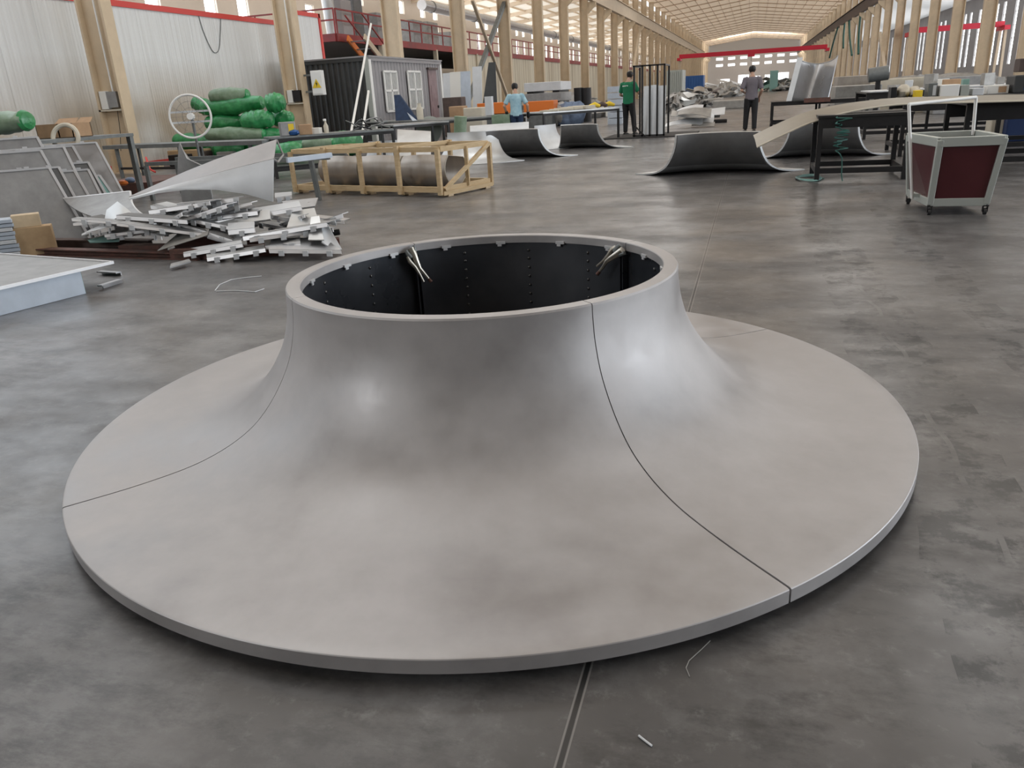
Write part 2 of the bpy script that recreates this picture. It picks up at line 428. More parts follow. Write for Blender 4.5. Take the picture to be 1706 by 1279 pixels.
# nave roof with rafters and purlins
b = B()
for x0, x1, z0, z1 in ((XL - 0.8, XM, EAVE, RIDGE), (XM, XR + 0.8, RIDGE, EAVE)):
    b.add([(x0, -2, z0), (x1, -2, z1), (x1, YE, z1), (x0, YE, z0)], [(0, 1, 2, 3)])
struct('ceiling', b, 'ceil')
b = B()
for x0, x1, z0, z1 in ((-32, XM, EAVE, RIDGE), (XM, 31, RIDGE, EAVE)): b.add([(x0, -30, z0), (x1, -30, z1), (x1, -2, z1), (x0, -2, z0)], [(0, 1, 2, 3)])
struct('ceiling_near_end', b, 'purlin')  # unseen roof end, made opaque to keep the ring's front lip darker
b = B()
for y in YCL:
    for x0, x1, z0, z1 in ((XL - 0.6, XM, EAVE - 0.55, RIDGE - 0.35), (XM, XR + 0.6, RIDGE - 0.35, EAVE - 0.55)):
        b.beam((x0, y, z0 + 0.3), (x1, y, z1 + 0.3), 0.1, 0.14)
for k in range(18):
    x = XL + 0.5 + k * (XR - XL - 1) / 17; z = RIDGE - abs(x - XM) / (XR - XM) * (RIDGE - EAVE) - 0.1
    b.beam((x, 50, z + .04), (x, YE, z + .04), 0.06, 0.09)
struct('trim_1', b, 'purlin', 'roof rafters and purlins')
# aisle roofs
b = B()
b.add([(XL - 0.8, 30, 12.6), (-32.5, 30, 10.6), (-32.5, YE, 10.6), (XL - 0.8, YE, 12.6)], [(0, 1, 2, 3)])
struct('ceiling_left_aisle', b, 'ceil_pale')
b = B()
b.add([(XR + 0.8, 20, 12.6), (30.5, 20, 10.6), (30.5, YE, 10.6), (XR + 0.8, YE, 12.6)], [(0, 1, 2, 3)])
struct('ceiling_right_aisle', b, 'ceil_grey')
b = B()
for k in range(9):
    x = XL - 1.5 - k * 1.9; z = 12.6 - (XL - 0.8 - x) / 16.85 * 2.0 - 0.1
    b.beam((x, 30, z), (x, YE, z), 0.12, 0.2)
for y in YCL[6:]: b.beam((XL - 0.8, y, 12.4), (-32.4, y, 10.4), 0.25, 0.45)
struct('trim_2', b, 'ceil_pale')


def wall_windows(name, x, y0, y1, z1, ys, wd, zs, m, depth=0.3, side=1):
    """wall along the hall at X = x with real openings; ys: window centres, zs: list of (z0, z1) openings"""
    b = B(); edges = []
    ys = sorted(ys); cur = y0
    for yc in ys:
        b.bb(x - depth / 2, x + depth / 2, cur, yc - wd / 2, 0, z1); cur = yc + wd / 2
        zc = 0
        for a, c in zs: b.bb(x - depth / 2, x + depth / 2, yc - wd / 2, yc + wd / 2, zc, a); zc = c
        b.bb(x - depth / 2, x + depth / 2, yc - wd / 2, yc + wd / 2, zc, z1)
    b.bb(x - depth / 2, x + depth / 2, cur, y1, 0, z1)
    struct(name, b, m)


WYL = [y + d for y in YCL for d in (2.6, 6.0) if y > 30]
wall_windows('wall_left', -32.2, 30, YE, 11, WYL, 1.25, [(5.4, 8.5), (9.1, 10.2)], 'aisle_wall')
WYR = [y + d for y in YCR for d in (2.2, 5.6) if y > 15]
wall_windows('wall_right', 30, 15, YE, 11, WYR, 1.3, [(1.6, 9.0)], 'aisle_grey')
nwin = 0
def window(x, yc, wd, z0, z1, bars, hw):
    global nwin
    nwin += 1
    b = B(); b.bb(x - 0.02, x + 0.02, yc - wd / 2, yc + wd / 2, z0, z1)
    o = struct('window_%d' % nwin, b, 'glow')
    f = B()
    for k in range(bars + 1):
        z = z0 + (z1 - z0) * k / bars; f.bb(x - 0.06 + hw, x + 0.06 + hw, yc - wd / 2, yc + wd / 2, z - 0.04, z + 0.04)
    for s in (-1, 1): f.bb(x - 0.06 + hw, x + 0.06 + hw, yc + s * wd / 2 - 0.04, yc + s * wd / 2 + 0.04, z0, z1)
    obj('window_frame', f, 'white_paint', o)
for yc in WYL:
    window(-32.3, yc, 1.25, 5.4, 8.5, 2, 0.05); window(-32.3, yc, 1.25, 9.1, 10.2, 1, 0.05)
for yc in WYR: window(30.1, yc, 1.3, 1.6, 9.0, 5, -0.05)
# end gable
b = B(); b.bb(-33, 31, YE, YE + 0.3, 0, 15.5); struct('wall_end', b, 'gable_grey')
b = B(); b.bb(XL, XR, YE - 0.2, YE, 10.4, 14.8); struct('trim_3', b, 'gable_dark')
for k in range(7):
    x = -11.5 + k * 3.9
    for z0 in (6.6, 8.6):
        nwin += 1; b = B(); b.bb(x - 1.1, x + 1.1, YE - 0.06, YE - 0.02, z0, z0 + 0.75); struct('window_%d' % nwin, b, 'glow_soft')
for k, (x, wd, h) in enumerate(((-9.5, 3.0, 2.6), (-3.5, 3.4, 3.6), (0.5, 2.6, 3.0), (4.6, 2.6, 3.2), (9.0, 3.6, 3.6))):
    b = B(); b.bb(x - wd / 2, x + wd / 2, YE - 0.06, YE - 0.02, 0, h); struct('door_%d' % (k + 1), b, 'glow_soft')
b = B(); b.bb(-40, 40, -30.3, -30, 0, 15); struct('wall_rear', b, 'gable_dark')
b = B(); b.bb(31, 31.3, -30, 15, 0, 11); struct('wall_right_near', b, 'aisle_grey')

# columns: H sections with a bracket under the runway beam
def column_mesh(xf, sgn, y, label, m):
    b = B(); d = 0.75; fw = 0.34; t = 0.06; xb = xf + sgn * d; zt = EAVE
    b.box((xf + sgn * t / 2, y, zt / 2), (t, fw, zt)); b.box((xb - sgn * t / 2, y, zt / 2), (t, fw, zt))
    b.box(((xf + xb) / 2, y, zt / 2), (d - 2 * t, 0.05, zt))
    b.box(((xf + xb) / 2, y, 0.02), (d + 0.2, fw + 0.16, 0.04))
    b.prism([(xf, y - 0.12, 7.9), (xf, y - 0.12, 8.9), (xf - sgn * 0.75, y - 0.12, 8.9), (xf - sgn * 0.75, y - 0.12, 8.6)], (0, 0.24, 0))
    o = struct('steel_column', b, m, label)
    o['category'] = 'column'; o['group'] = 'steel columns on the left of the hall' if sgn < 0 else 'steel columns on the right of the hall'
    return o
lab1 = ['cream steel column rising beside the pile of leaning panels', 'cream steel column with switch box in front of the dark container', 'cream steel column rising behind the grey container office']
for k, y in enumerate(YCL):
    i = k - 5
    column_mesh(XL, -1, y, lab1[i] if 0 <= i < 3 else 'tan steel column in the long left row of the hall', 'cream_paint')
for y in YCR: column_mesh(XR, 1, y, 'tan steel column in the long right row of the hall', 'cream_paint')
for xf, sg, nm in ((XL, 1, 'left'), (XR, -1, 'right')):
    b = B(); x = xf + sg * 0.45
    b.bb(x - 0.2, x + 0.2, -25, YE, 8.9, 8.94); b.bb(x - 0.2, x + 0.2, -25, YE, 10.16, 10.2); b.bb(x - 0.02, x + 0.02, -25, YE, 8.9, 10.2); b.bb(x - 0.05, x + 0.05, -25, YE, 10.2, 10.33)
    struct('crane_runway_beam', b, 'cream_far' if sg > 0 else 'brown_steel', 'crane runway beam along the %s column row' % nm)

# white insulated partition wall on the left with red trims
b = B(); b.bb(-16.6, -16.4, -25, 27.6, 0, 4.22); b.bb(-16.6, -16.4, 27.6, 29.9, 0, 4.66)
for y in [y for y in [-24 + 1.15 * k for k in range(47)]]: b.bb(-16.402, -16.393, y - 0.008, y + 0.008, 0.12, 4.2)
struct('wall_partition', b, 'wall_panel')
b = B(); b.bb(-16.62, -16.36, -25, 27.6, 4.12, 4.27); b.bb(-16.62, -16.36, 27.6, 29.9, 4.56, 4.71); b.bb(-16.62, -16.36, 29.8, 29.94, 0, 4.71); b.bb(-16.62, -16.36, 27.55, 27.65, 4.12, 4.71); b.bb(-16.62, -16.37, -25, 29.9, 0, 0.14)
struct('baseboard_left', b, 'red_trim', 'red trim along the top, end and foot of the white partition')

# ------------------------------------------------------------------ the bell-mouth ring
BC = V((-1.0325, 2.9747, 0))
def crom(pts, n=4):
    out = []
    for i in range(len(pts) - 1):
        p0 = V(pts[max(i - 1, 0)]).to_2d() if 0 else pts[max(i - 1, 0)]; p1 = pts[i]; p2 = pts[i + 1]; p3 = pts[min(i + 2, len(pts) - 1)]
        for k in range(n):
            t = k / n
            out.append(tuple(0.5 * (2 * p1[d] + (p2[d] - p0[d]) * t + (2 * p0[d] - 5 * p1[d] + 4 * p2[d] - p3[d]) * t * t + (3 * p1[d] - p0[d] - 3 * p2[d] + p3[d]) * t ** 3) for d in range(len(p1))))
    return out + [tuple(pts[-1])]
PROF = crom([(0.786, 0.655), (0.7885, 0.61), (0.800, 0.53), (0.829, 0.435), (0.876, 0.348), (0.934, 0.270), (0.998, 0.209), (1.08, 0.161), (1.175, 0.126), (1.28, 0.104), (1.45, 0.087), (1.655, 0.0775)], 4)
ring = thing('bell_mouth_ring', 'large flared silver sheet-metal ring of four curved segments on the concrete floor', 'metal ring', BC)
RZ = radians(45.5)
for k in range(4):
    a0 = RZ + k * pi / 2 + 0.0022; a1 = RZ + (k + 1) * pi / 2 - 0.0022
    prof = [(0.729, 0.658), (0.732, 0.6615), (0.782, 0.6615)] + PROF + [(1.661, 0.0755), (1.663, 0.073), (1.663, 0.0335), (1.65, 0.0328), (1.64, 0.05), (1.30, 0.06), (0.9, 0.2), (0.785, 0.45), (0.76, 0.625), (0.728, 0.625)]
    b = B(); b.lathe(prof, BC, a0, a1, 64, closed=True, caps=True)
    seg = obj('curved_segment', b, 'alu', ring, angle=28)
    b = B(); b.lathe([(0.742, 0.628), (0.742, 0.034), (0.736, 0.034), (0.736, 0.624)], BC, a0 + 0.001, a1 - 0.001, 40, closed=True, caps=True)
    obj('inner_wall', b, 'inner_dark', seg, angle=28)
    for fr in (0.22, 0.5, 0.78):
        a = a0 + (a1 - a0) * fr; u = V((cos(a), sin(a), 0)); tq = V((-sin(a), cos(a), 0)); rm = Matrix((u, tq, V((0, 0, 1)))).transposed()
        for z in (0.585, 0.545, 0.50, 0.455, 0.41, 0.365, 0.32, 0.27):
            b = B(); b.blob(BC + u * 0.7345 + V((0, 0, z)), (0.005, 0.0075, 0.0075), rm, 8, 5); obj('rivet', b, 'rivet_dark', seg)
    for fr in (0.10, 0.35, 0.62, 0.86):
        a = a0 + (a1 - a0) * fr; u = V((cos(a), sin(a), 0)); tq = V((-sin(a), cos(a), 0)); rm = Matrix((u, tq, V((0, 0, 1)))).transposed()
        b = B(); b.box(BC + u * 0.7245 + V((0, 0, 0.627)), (0.008, 0.045, 0.012), rm); b.box(BC + u * 0.7235 + V((0, 0, 0.617)) + tq * .006, (0.005, 0.02, 0.014), rm); obj('rim_tab', b, 'alu_edge', seg)
    for a in (a0 + 0.012, a1 - 0.012):
        u = V((cos(a), sin(a), 0)); tq = V((-sin(a), cos(a), 0)); rm = Matrix((u, tq, V((0, 0, 1)))).transposed()
        b = B(); b.box(BC + u * 0.717 + V((0, 0, 0.325)), (0.03, 0.006, 0.57), rm); obj('joint_flange', b, 'inner_dark', seg)
for k in range(8):
    a = RZ + pi / 8 + k * pi / 4
    b = B(); b.box(BC + V((cos(a), sin(a), 0)) * 1.2 + V((0, 0, 0.028)), (0.3, 0.06, 0.056), a)
    tag(obj('timber_shim', b, 'wood'), 'timber shim under the flared metal ring', 'shim', 'shims under the ring')
# locking pliers clamped over the joints at the back of the rim
def pliers(ang, lean, label):
    u = V((cos(ang), sin(ang), 0)); tq = V((-sin(ang), cos(ang), 0))
    base = BC + u * 0.70 + V((0, 0, 0.635))
    t = thing('locking_pliers', label, 'pliers', base)
    dn = (V((0, 0, -1)) + tq * lean - u * 0.35).normalized(); sd = tq * 1.0 + V((0, 0, lean)); sd.normalize()
    P = lambda a, s, o=0: base + dn * a * .8 + sd * s - u * o
    b = B(); b.tube([P(-0.012, -0.012), P(0.03, -0.008), P(0.075, 0.0), P(0.12, 0.006), P(0.16, 0.0), P(0.205, -0.004)], [0.016, 0.017, 0.014, 0.011, 0.008, 0.006], 10)
    obj('fixed_handle', b, 'plier_steel', t)
    b = B(); b.tube([P(0.02, 0.026), P(0.05, 0.03), P(0.10, 0.022), P(0.15, 0.022), P(0.20, 0.026)], [0.008, 0.011, 0.009, 0.006, 0.005], 8)
    obj('lever_handle', b, 'plier_steel', t)
    b = B(); b.tube([P(-0.014, -0.03), P(0.012, -0.02), P(0.03, -0.005)], [0.009, 0.013, 0.012], 8); b.tube([P(-0.014, 0.016), P(0.012, 0.016), P(0.04, 0.012)], [0.008, 0.012, 0.012], 8)
    obj('jaw', b, 'grey_steel', t)
    b = B(); b.tube([P(0.2, -0.004), P(0.225, -0.006)], [0.008, 0.009], 10); obj('adjusting_screw', b, 'rust_steel', t)
pliers(RZ + pi / 2 + 0.055, -0.42, 'steel locking pliers clamped on the rear rim near the scrap pile side')
pliers(RZ + 0.005, 1.0, 'steel locking pliers clamped on the rear rim towards the trolley side')

# ------------------------------------------------------------------ generic makers
def T(o, label, cat, group=None): return tag(o, label, cat, group)
def lerp(a, c, t): return a + (c - a) * t
def pxs(pts): return [PY(x, y, yy) for x, y, yy in pts]


def bell_arc(name, label, c, face, half, k, light_out=True, group=None, hk=1.0, skin='alu_light', inner='inner_shell'):
    """a curved flared segment standing on the floor; face = direction its arc bulges to (deg)"""
    c = V(c); t = thing(name, label, 'curved panel', c, group); a = radians(face); h = radians(half)
    pr = [(r * k, (z - 0.0775) * k * hk + 0.012) for r, z in PROF[::2]]
    off = 0.04
    b = B(); b.lathe(pr + [(pr[-1][0], 0.0)] + [(r - off * (0.9 if z > 0.1 else 0.2), max(0.0, z - off * (0.25 if z > 0.1 else 0.5))) for r, z in pr[::-1]], c, a - h, a + h, 30, closed=True, caps=True)
    obj('outer_skin', b, skin, t, angle=30)
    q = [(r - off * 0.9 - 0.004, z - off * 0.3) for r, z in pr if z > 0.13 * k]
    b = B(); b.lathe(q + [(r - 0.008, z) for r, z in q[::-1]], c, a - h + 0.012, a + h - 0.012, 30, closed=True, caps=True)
    obj('inner_shade', b, inner, t, angle=30)  # dark lining added for the shade inside the hollow
    return t


def scrap(label, quad, m='alu_mill', th=0.012, sag=0.0, flange=0.0, tabs=0, n=6, group='offcuts in the scrap pile', name='sheet_metal_offcut', parts=True):
    """one piece of sheet: quad = four place points (top-left, top-right, bottom-right, bottom-left); optional folded lower edge with tabs"""
    a, b_, c, d = [V(p) for p in quad]
    rows = []
    for i in range(4):
        v = i / 3; row = []
        for j in range(n):
            u = j / (n - 1); p = lerp(lerp(a, b_, u), lerp(d, c, u), v); p = p + V((0, 0, -sag * 4 * u * (1 - u)))
            row.append(p)
        rows.append(row)
    b = B(); b.sheet(rows, th)
    org = sum((V(p) for p in quad), V()) / 4; org.z = min(p.z for p in b.v)
    if not (flange and parts):
        return T(obj(name, b, m, origin=org), label, 'offcut', group)
    t = thing(name, label, 'offcut', org, group)
    obj('sheet_face', b, m, t)
    lo = rows[-1]; b = B(); b.sheet([lo, [p + V((0.01, -0.012, -flange)) for p in lo]], th); obj('folded_edge', b, 'alu_edge', t)
    for k in range(tabs):
        u = (k + 0.5) / tabs; p = lerp(d, c, u) + V((0.012, -0.02, -flange * 0.9))
        dd = (c - d).normalized(); r = Matrix((dd, V((0, 0, 1)).cross(dd).normalized(), V((0, 0, 1)))).transposed()
        b = B(); b.box(p, (0.05, 0.012, 0.05), r); obj('tab', b, 'alu_white', t)
    return t


def table(name, label, c0, c1, depth, z, m='black_steel', top='grey_steel', leg=0.05, lower=True, th=0.04, apron=0.0):
    """work table: front edge from c0 to c1, going back by depth along the left-hand normal"""
    p, q = V((c0[0], c0[1], 0)), V((c1[0], c1[1], 0)); d = (q - p).normalized(); n = V((-d.y, d.x, 0)); ang = atan2(d.y, d.x); L = (q - p).length
    mid = (p + q) / 2 + n * depth / 2
    t = thing(name, label, 'table', mid)
    b = B(); b.box(mid + V((0, 0, z - th / 2)), (L, depth, th), ang); obj('table_top', b, top, t, bevel=0.004)
    for s in (0, 1):
        for r in (0, 1):
            pt = p + d * (leg / 2 + s * (L - leg)) + n * (leg / 2 + r * (depth - leg))
            b = B(); b.box(pt + V((0, 0, (z - th) / 2)), (leg, leg, z - th), ang); obj('leg', b, m, t)
    for r in (0, 1):
        b = B(); o_ = n * (leg / 2 + r * (depth - leg)); b.beam(p + o_ + d * leg + V((0, 0, z - th - 0.03 - apron / 2)), q + o_ - d * leg + V((0, 0, z - th - 0.03 - apron / 2)), 0.04, 0.055 + apron); obj('rail', b, m, t)
        if lower:
            b = B(); b.beam(p + o_ + d * leg + V((0, 0, 0.16)), q + o_ - d * leg + V((0, 0, 0.16)), 0.04, 0.05); obj('stretcher', b, m, t)
    return t


def carton(name, label, cat, c, d, m, rot=0.0, flaps=None, group=None, strip=None):
    c = V(c)
    if not strip:
        b = B(); b.box(c + V((0, 0, d[2] / 2)), d, rot); return T(obj(name, b, m, bevel=min(d) * 0.06), label, cat, group)
    t = thing(name, label, cat, c, group)
    b = B(); b.box(c + V((0, 0, d[2] / 2)), d, rot); obj('body', b, m, t, bevel=min(d) * 0.06)
    r = Matrix.Rotation(rot, 3, 'Z'); b = B(); b.box(c + r @ V((d[0] * 0.2, -d[1] / 2 - 0.002, d[2] * 0.5)), (d[0] * 0.36, 0.006, d[2] * 0.7), rot); obj('sticker', b, strip, t)
    return t


# ------------------------------------------------------------------ front left: low folded tray
TR = G(188, 437, 0.2); E0 = G(0, 480, 0.2); d = (TR - E0).normalized(); n = V((-d.y, d.x, 0)); ang = atan2(d.y, d.x)
t = thing('folded_tray', 'low wide folded metal tray with bluish side lying at the left edge of the floor', 'metal tray', (TR.x - 1.2, TR.y - 1.0, 0))
mid = TR - d * 1.5 + n * 1.1
b = B(); b.box((mid.x, mid.y, 0.194), (3.0, 2.2, 0.012), ang); obj('top_plate', b, 'alu_dull', t)
b = B(); b.beam(TR + V((0, 0, 0.0)), TR - d * 3, 0.02, 0.022); b.beam(TR, TR + n * 2.2, 0.02, 0.022); obj('rolled_edge', b, 'alu_edge', t)
s0 = TR - d * 0.28 + n * 0.03
b = B(); b.box(((s0 - d * 1.36).x, (s0 - d * 1.36).y, 0.095), (2.72, 0.012, 0.186), ang); obj('side_panel', b, 'alu_bluish', t)
b = B(); e = s0 + n * 1.05; b.box((e.x, e.y, 0.095), (0.012, 2.1, 0.186), ang); obj('end_panel', b, 'teal', t)
for k, (pa, pb) in enumerate((((165, 452), (197, 454)), ((166, 476), (199, 466)))):
    a_, c_ = G(*pa, 0.03), G(*pb, 0.03); b = B(); b.beam(a_, c_, 0.05, 0.01); b.beam(a_ + V((0, 0.03, -0.015)), c_ + V((0, 0.03, -0.015)), 0.01, 0.03)
    T(obj('metal_strip', b, 'alu_mill'), ['narrow metal strip poking out from under the tray corner', 'bent metal strip lying on the floor past the tray'][k], 'metal strip')

# stack of flat sheets with two timber blocks
LD = V((-0.75, -0.66, 0)); LN = V((-0.66, 0.75, 0)); la = atan2(-LD.y, -LD.x)
st = G(34, 430)
for k in range(9):
    b = B(); c_ = st + LD * (1.0 + random.uniform(-.02, .02)) + LN * (.13 + random.uniform(-.01, .01)) + V((0, 0, 0.05 + 0.042 * k))
    b.box(c_, (2.0, 0.26, 0.036), la + random.uniform(-.006, .006))
    T(obj('flat_sheet', b, 'alu_bluish' if k % 3 else 'alu_white', bevel=0.004), 'flat grey sheet in the low stack at the left edge', 'flat sheet', 'flat sheets stacked at the left edge')
b = B(); b.box(st + LD * 1.0 + LN * .13 + V((0, 0, .016)), (1.95, .24, .032), la); T(obj('stack_skid', b, 'blue'), 'dark flat skid under the stack of flat sheets', 'skid')
q = G(55, 426); b = B(); b.box((q.x, q.y + .08, 0.15), (0.36, 0.18, 0.3), la); T(obj('timber_block', b, 'ply', bevel=0.006), 'large timber block standing beside the flat sheet stack', 'timber block')
b = B(); b.box((q.x - .03, q.y + .06, 0.365), (0.26, 0.16, 0.13), la + .1); T(obj('timber_block', b, 'wood_pale', bevel=0.006), 'small timber block lying on top of the large timber block', 'timber block')

# broad sheets leaning back, their right edges staggered
LD = V((-0.75, -0.66, 0)); LN = V((-0.66, 0.75, 0))
def leaner(label, pb, pt, length, th=0.02, lean=0.3, m='alu_dull', notch=0.0):
    p0 = G(*pb); d_ = _ray(*pt); k_ = (p0 + LN * lean - CAMPOS).dot(LN) / d_.dot(LN); p1 = CAMPOS + d_ * k_
    t = thing('leaning_sheet', label, 'leaning sheet', p0 + LD * length / 2)
    q0, q1 = p0 + LD * length, p1 + LD * length
    b = B(); b.prism([p0, p1 - V((0, 0, notch)) if notch else p1, q1, q0], LN * th); obj('sheet_face', b, m, t)
    f_ = -LN * 0.006
    b = B(); b.beam(p0 + f_, p1 + f_, 0.028, 0.016, LN); obj('side_flange', b, 'alu_edge', t)
    b = B(); b.beam(p1 + f_, q1 + f_, 0.016, 0.022); obj('top_flange', b, 'alu_edge', t)
    for s_ in (0.16, 0.62):
        b = B(); b.box(p1 + LD * length * s_ * .6 + V((0, 0, 0.014)), (0.05, 0.014, 0.03), atan2(LD.y, LD.x)); obj('tab', b, 'alu_edge', t)
    return t
leaner('front broad grey sheet leaning low behind the timber blocks', (150, 397), (82, 279), 2.4)
leaner('second tallest broad grey sheet leaning behind the front one', (148, 392), (68, 250), 2.4)
leaner('tallest broad grey sheet of the three big leaning ones on the left', (146, 388), (62, 228), 2.4)
for pb, pt, m, lb in (((160, 394), (98, 278), 'inner_shell', 'narrow dark leaning sheet just behind the front broad one'), ((176, 388), (106, 244), 'alu_dull', 'tall leaning sheet with bright edge sticking up behind the narrow ones'),
        ((184, 389), (124, 284), 'alu_dull', 'short leaning sheet third in the staggered row'), ((198, 378), (121, 243), 'alu_mill', 'tall leaning sheet with notched bright top corner'), ((208, 380), (147, 270), 'inner_shell', 'leaning sheet with bright edge near the dark end sheet'),
        ((198, 384), (147, 282), 'alu_dull', 'short leaning sheet next to the one with dark inside'), ((222, 372), (166, 292), 'teal', 'dark green backed leaning sheet at the end of the staggered row')):
    leaner(lb, pb, pt, 1.1, m=m)
leaner('wide pale sheet leaning at the back beneath the cardboard boxes', (222, 352), (160, 237), 1.9, m='alu_mill')
# rack behind the panels carrying the wrapped bag and the boxes
t = thing('storage_rack', 'low steel storage rack behind the leaning sheets', 'rack', (-11.2, 10.2, 0))
b = B(); b.bb(-12.4, -10.2, 8.6, 11.6, 1.02, 1.07); obj('shelf', b, 'grey_steel', t)
for x in (-12.35, -10.25):
    for y in (8.65, 11.55):
        b = B(); b.bb(x - 0.04, x + 0.04, y - 0.04, y + 0.04, 0, 1.02); obj('leg', b, 'grey_steel', t)
def roll(label, pa, pb, r, m='green_film', seed=0, group=None, squash=0.85, cat='wrapped roll', ends=True):
    a, c = V(pa), V(pb); d = (c - a); L = d.length; d.normalize(); rnd = random.Random(seed)
    side = d.cross(V((0, 0, 1))).normalized(); up = side.cross(d); N = 16; rows = []
    b = B(); vs = []; seg = 18
    for i in range(N + 1):
        t_ = i / N; rr = r * (1 - 0.12 * cos(2 * pi * t_)) * (1 if 0 < i < N else 0.86) ; ctr = a + d * L * t_ + up * rnd.uniform(-.02, .02) * r * 3
        for k in range(seg):
            an = 2 * pi * k / seg; q = 1 + rnd.uniform(-0.05, 0.05) + 0.03 * sin(5 * an + 7 * t_)
            vs.append(ctr + side * cos(an) * rr * q + up * sin(an) * rr * q * squash)
    fs = [(i * seg + k, (i + 1) * seg + k, (i + 1) * seg + (k + 1) % seg, i * seg + (k + 1) % seg) for i in range(N) for k in range(seg)]
    b.add(vs, fs, True); b.f.append(list(range(seg))); b.sm.append(False); b.f.append([N * seg + k for k in range(seg)]); b.sm.append(False)
    if not ends: return T(obj('wrapped_roll', b, m, angle=55), label, cat, group)
    t = thing('wrapped_roll', label, cat, V(((a.x + c.x) / 2, (a.y + c.y) / 2, min(p.z for p in b.v))), group)
    obj('roll_body', b, m, t, angle=55)
    e = B(); rr = r * 0.8; q = c + d * 0.02
    e.tube([c - d * 0.04, c + d * 0.03, c + d * 0.06], [rr, rr * 0.8, rr * 0.35], 14); obj('gathered_end', e, 'green_film', t)
    return t
g_ = 'rolls wrapped in green film by the partition'
roll('pale green wrapped sack on the rack at the left edge of the photo', PY(-30, 222, 10.0) + V((0, 0, .12)), PY(48, 212, 10.0) + V((0, 0, .1)), 0.2, 'film_grey', 3, squash=0.75)
for k, (x0, x1, y0, y1, lb) in enumerate(((62, 94, 206, 224, 'open cardboard box with dark inside on the rack'), (98, 118, 205, 221, 'smaller cardboard box next to the open one on the rack'))):
    a_ = PY(x0, y1, 10.6); c_ = PY(x1, y0, 10.6); w_ = c_.x - a_.x; hh = 0.22
    t = thing('cardboard_box', lb, 'box', ((a_.x + c_.x) / 2, 10.8, 1.07))
    b = B(); X0, X1 = (a_.x + c_.x) / 2 - w_ / 2, (a_.x + c_.x) / 2 + w_ / 2
    for (xa, xb, ya, yb) in ((X0, X0 + .012, 10.6, 11.0), (X1 - .012, X1, 10.6, 11.0), (X0, X1, 10.6, 10.612), (X0, X1, 10.988, 11.0)): b.bb(xa, xb, ya, yb, 1.07, 1.07 + hh)
    b.bb(X0, X1, 10.6, 11.0, 1.07, 1.08); obj('box_body', b, 'card', t)
    b = B(); b.bb(X0 + .02, X1 - .02, 10.62, 10.98, 1.2, 1.21); obj('dark_inset', b, 'card_dark', t)  # dark sheet set inside the box
    b = B(); b.prism([(X0, 11.0, 1.07 + hh), (X1, 11.0, 1.07 + hh), (X1 - .02, 11.1, 1.15 + hh), (X0 + .02, 11.1, 1.15 + hh)], (0, .01, .0)); obj('flap', b, 'card', t)
a_ = PY(108, 224, 10.3); b = B(); b.torus(a_ + V((0, 0, -.05)), (0.3, -1, 0.3), 0.2, 0.035, 30, 8); T(obj('cable_coil', b, 'sheet_cream'), 'pale coil of cable lying beside the cardboard boxes', 'coil')

# ------------------------------------------------------------------ scrap pile on two dark steel beams
for k, (pa, pb, h, lb, m) in enumerate((((15, 424), (330, 434), 0.07, 'long rusty steel beam at the front under the scrap pile', 'rust_steel'), ((66, 414), (250, 416), 0.1, 'dark steel beam lying behind the rusty one', 'brown_steel'))):
    a_, c_ = G(*pa), G(*pb); b = B()
    for z in (0.006, h - 0.006): b.beam(V((a_.x, a_.y + .05, z)), V((c_.x, c_.y + .05, z)), 0.12, 0.012)
    b.beam(V((a_.x, a_.y + .05, h / 2)), V((c_.x, c_.y + .05, h / 2)), 0.014, h - 0.02); T(obj('steel_beam', b, m), lb, 'beam')
for k, (x, y) in enumerate(((-5.9, 6.5), (-5.1, 6.3), (-4.5, 6.45), (-5.6, 7.0), (-4.7, 7.0), (-4.05, 6.7))):
    b = B(); b.box((x, y, 0.05), (0.5, 0.12, 0.1), 0.1 * k); T(obj('timber_bearer', b, 'rust_steel'), 'dark red bearer under the scrap pile', 'bearer', 'bearers under the scrap pile')
S = lambda lb, pts, **k: scrap(lb, pxs(pts), **k)
rnd = random.Random(11)
for k in range(34):   # folded channels lying flat inside the heap
    x = rnd.uniform(-6.5, -4.1); y = rnd.uniform(6.35, 7.15); L = rnd.uniform(0.5, 1.1); z = 0.2 + 0.3 * (k / 34.0) * max(0.35, 1 - abs(x + 5.3) / 1.9)
    an = rnd.uniform(-0.6, 0.45); w_ = rnd.uniform(0.07, 0.2); tl = rnd.uniform(-0.09, 0.1)
    dx, dy = cos(an) * L / 2, sin(an) * L / 2
    q = [(x - dx, y - dy + w_ / 2, z - tl), (x + dx, y + dy + w_ / 2, z + tl), (x + dx, y + dy - w_ / 2, z + tl), (x - dx, y - dy - w_ / 2, z - tl)]
    scrap('folded strip of bright sheet metal inside the scrap pile', q, m=rnd.choice(['alu_mill', 'alu_dull', 'alu_dull', 'inner_shell', 'alu_light']), flange=rnd.choice([0.03, 0.035, 0.025]), tabs=rnd.choice([2, 3, 3, 4]), th=0.008)
S('long bright channel reaching to the right out of the pile below the big flared sheet', [(335, 362, 6.7), (498, 335, 6.9), (502, 344, 6.75), (333, 374, 6.55)], m='alu_white', flange=0.035, tabs=4, th=0.01)
S('long grey channel running across the middle of the scrap pile', [(292, 372, 6.6), (450, 350, 6.7), (451, 366, 6.6), (290, 388, 6.5)], m='alu_light', th=0.02)
S('long pale strip lying across the left half of the scrap pile', [(180, 384, 6.8), (330, 362, 6.9), (330, 372, 6.75), (178, 396, 6.6)], m='alu_light', flange=0.02, tabs=3)
S('pale leaf shaped offcut fanning out at the left end of the pile', [(137, 390, 6.9), (215, 362, 7.0), (212, 380, 6.7), (136, 393, 6.7)], m='alu_white', sag=-0.02)
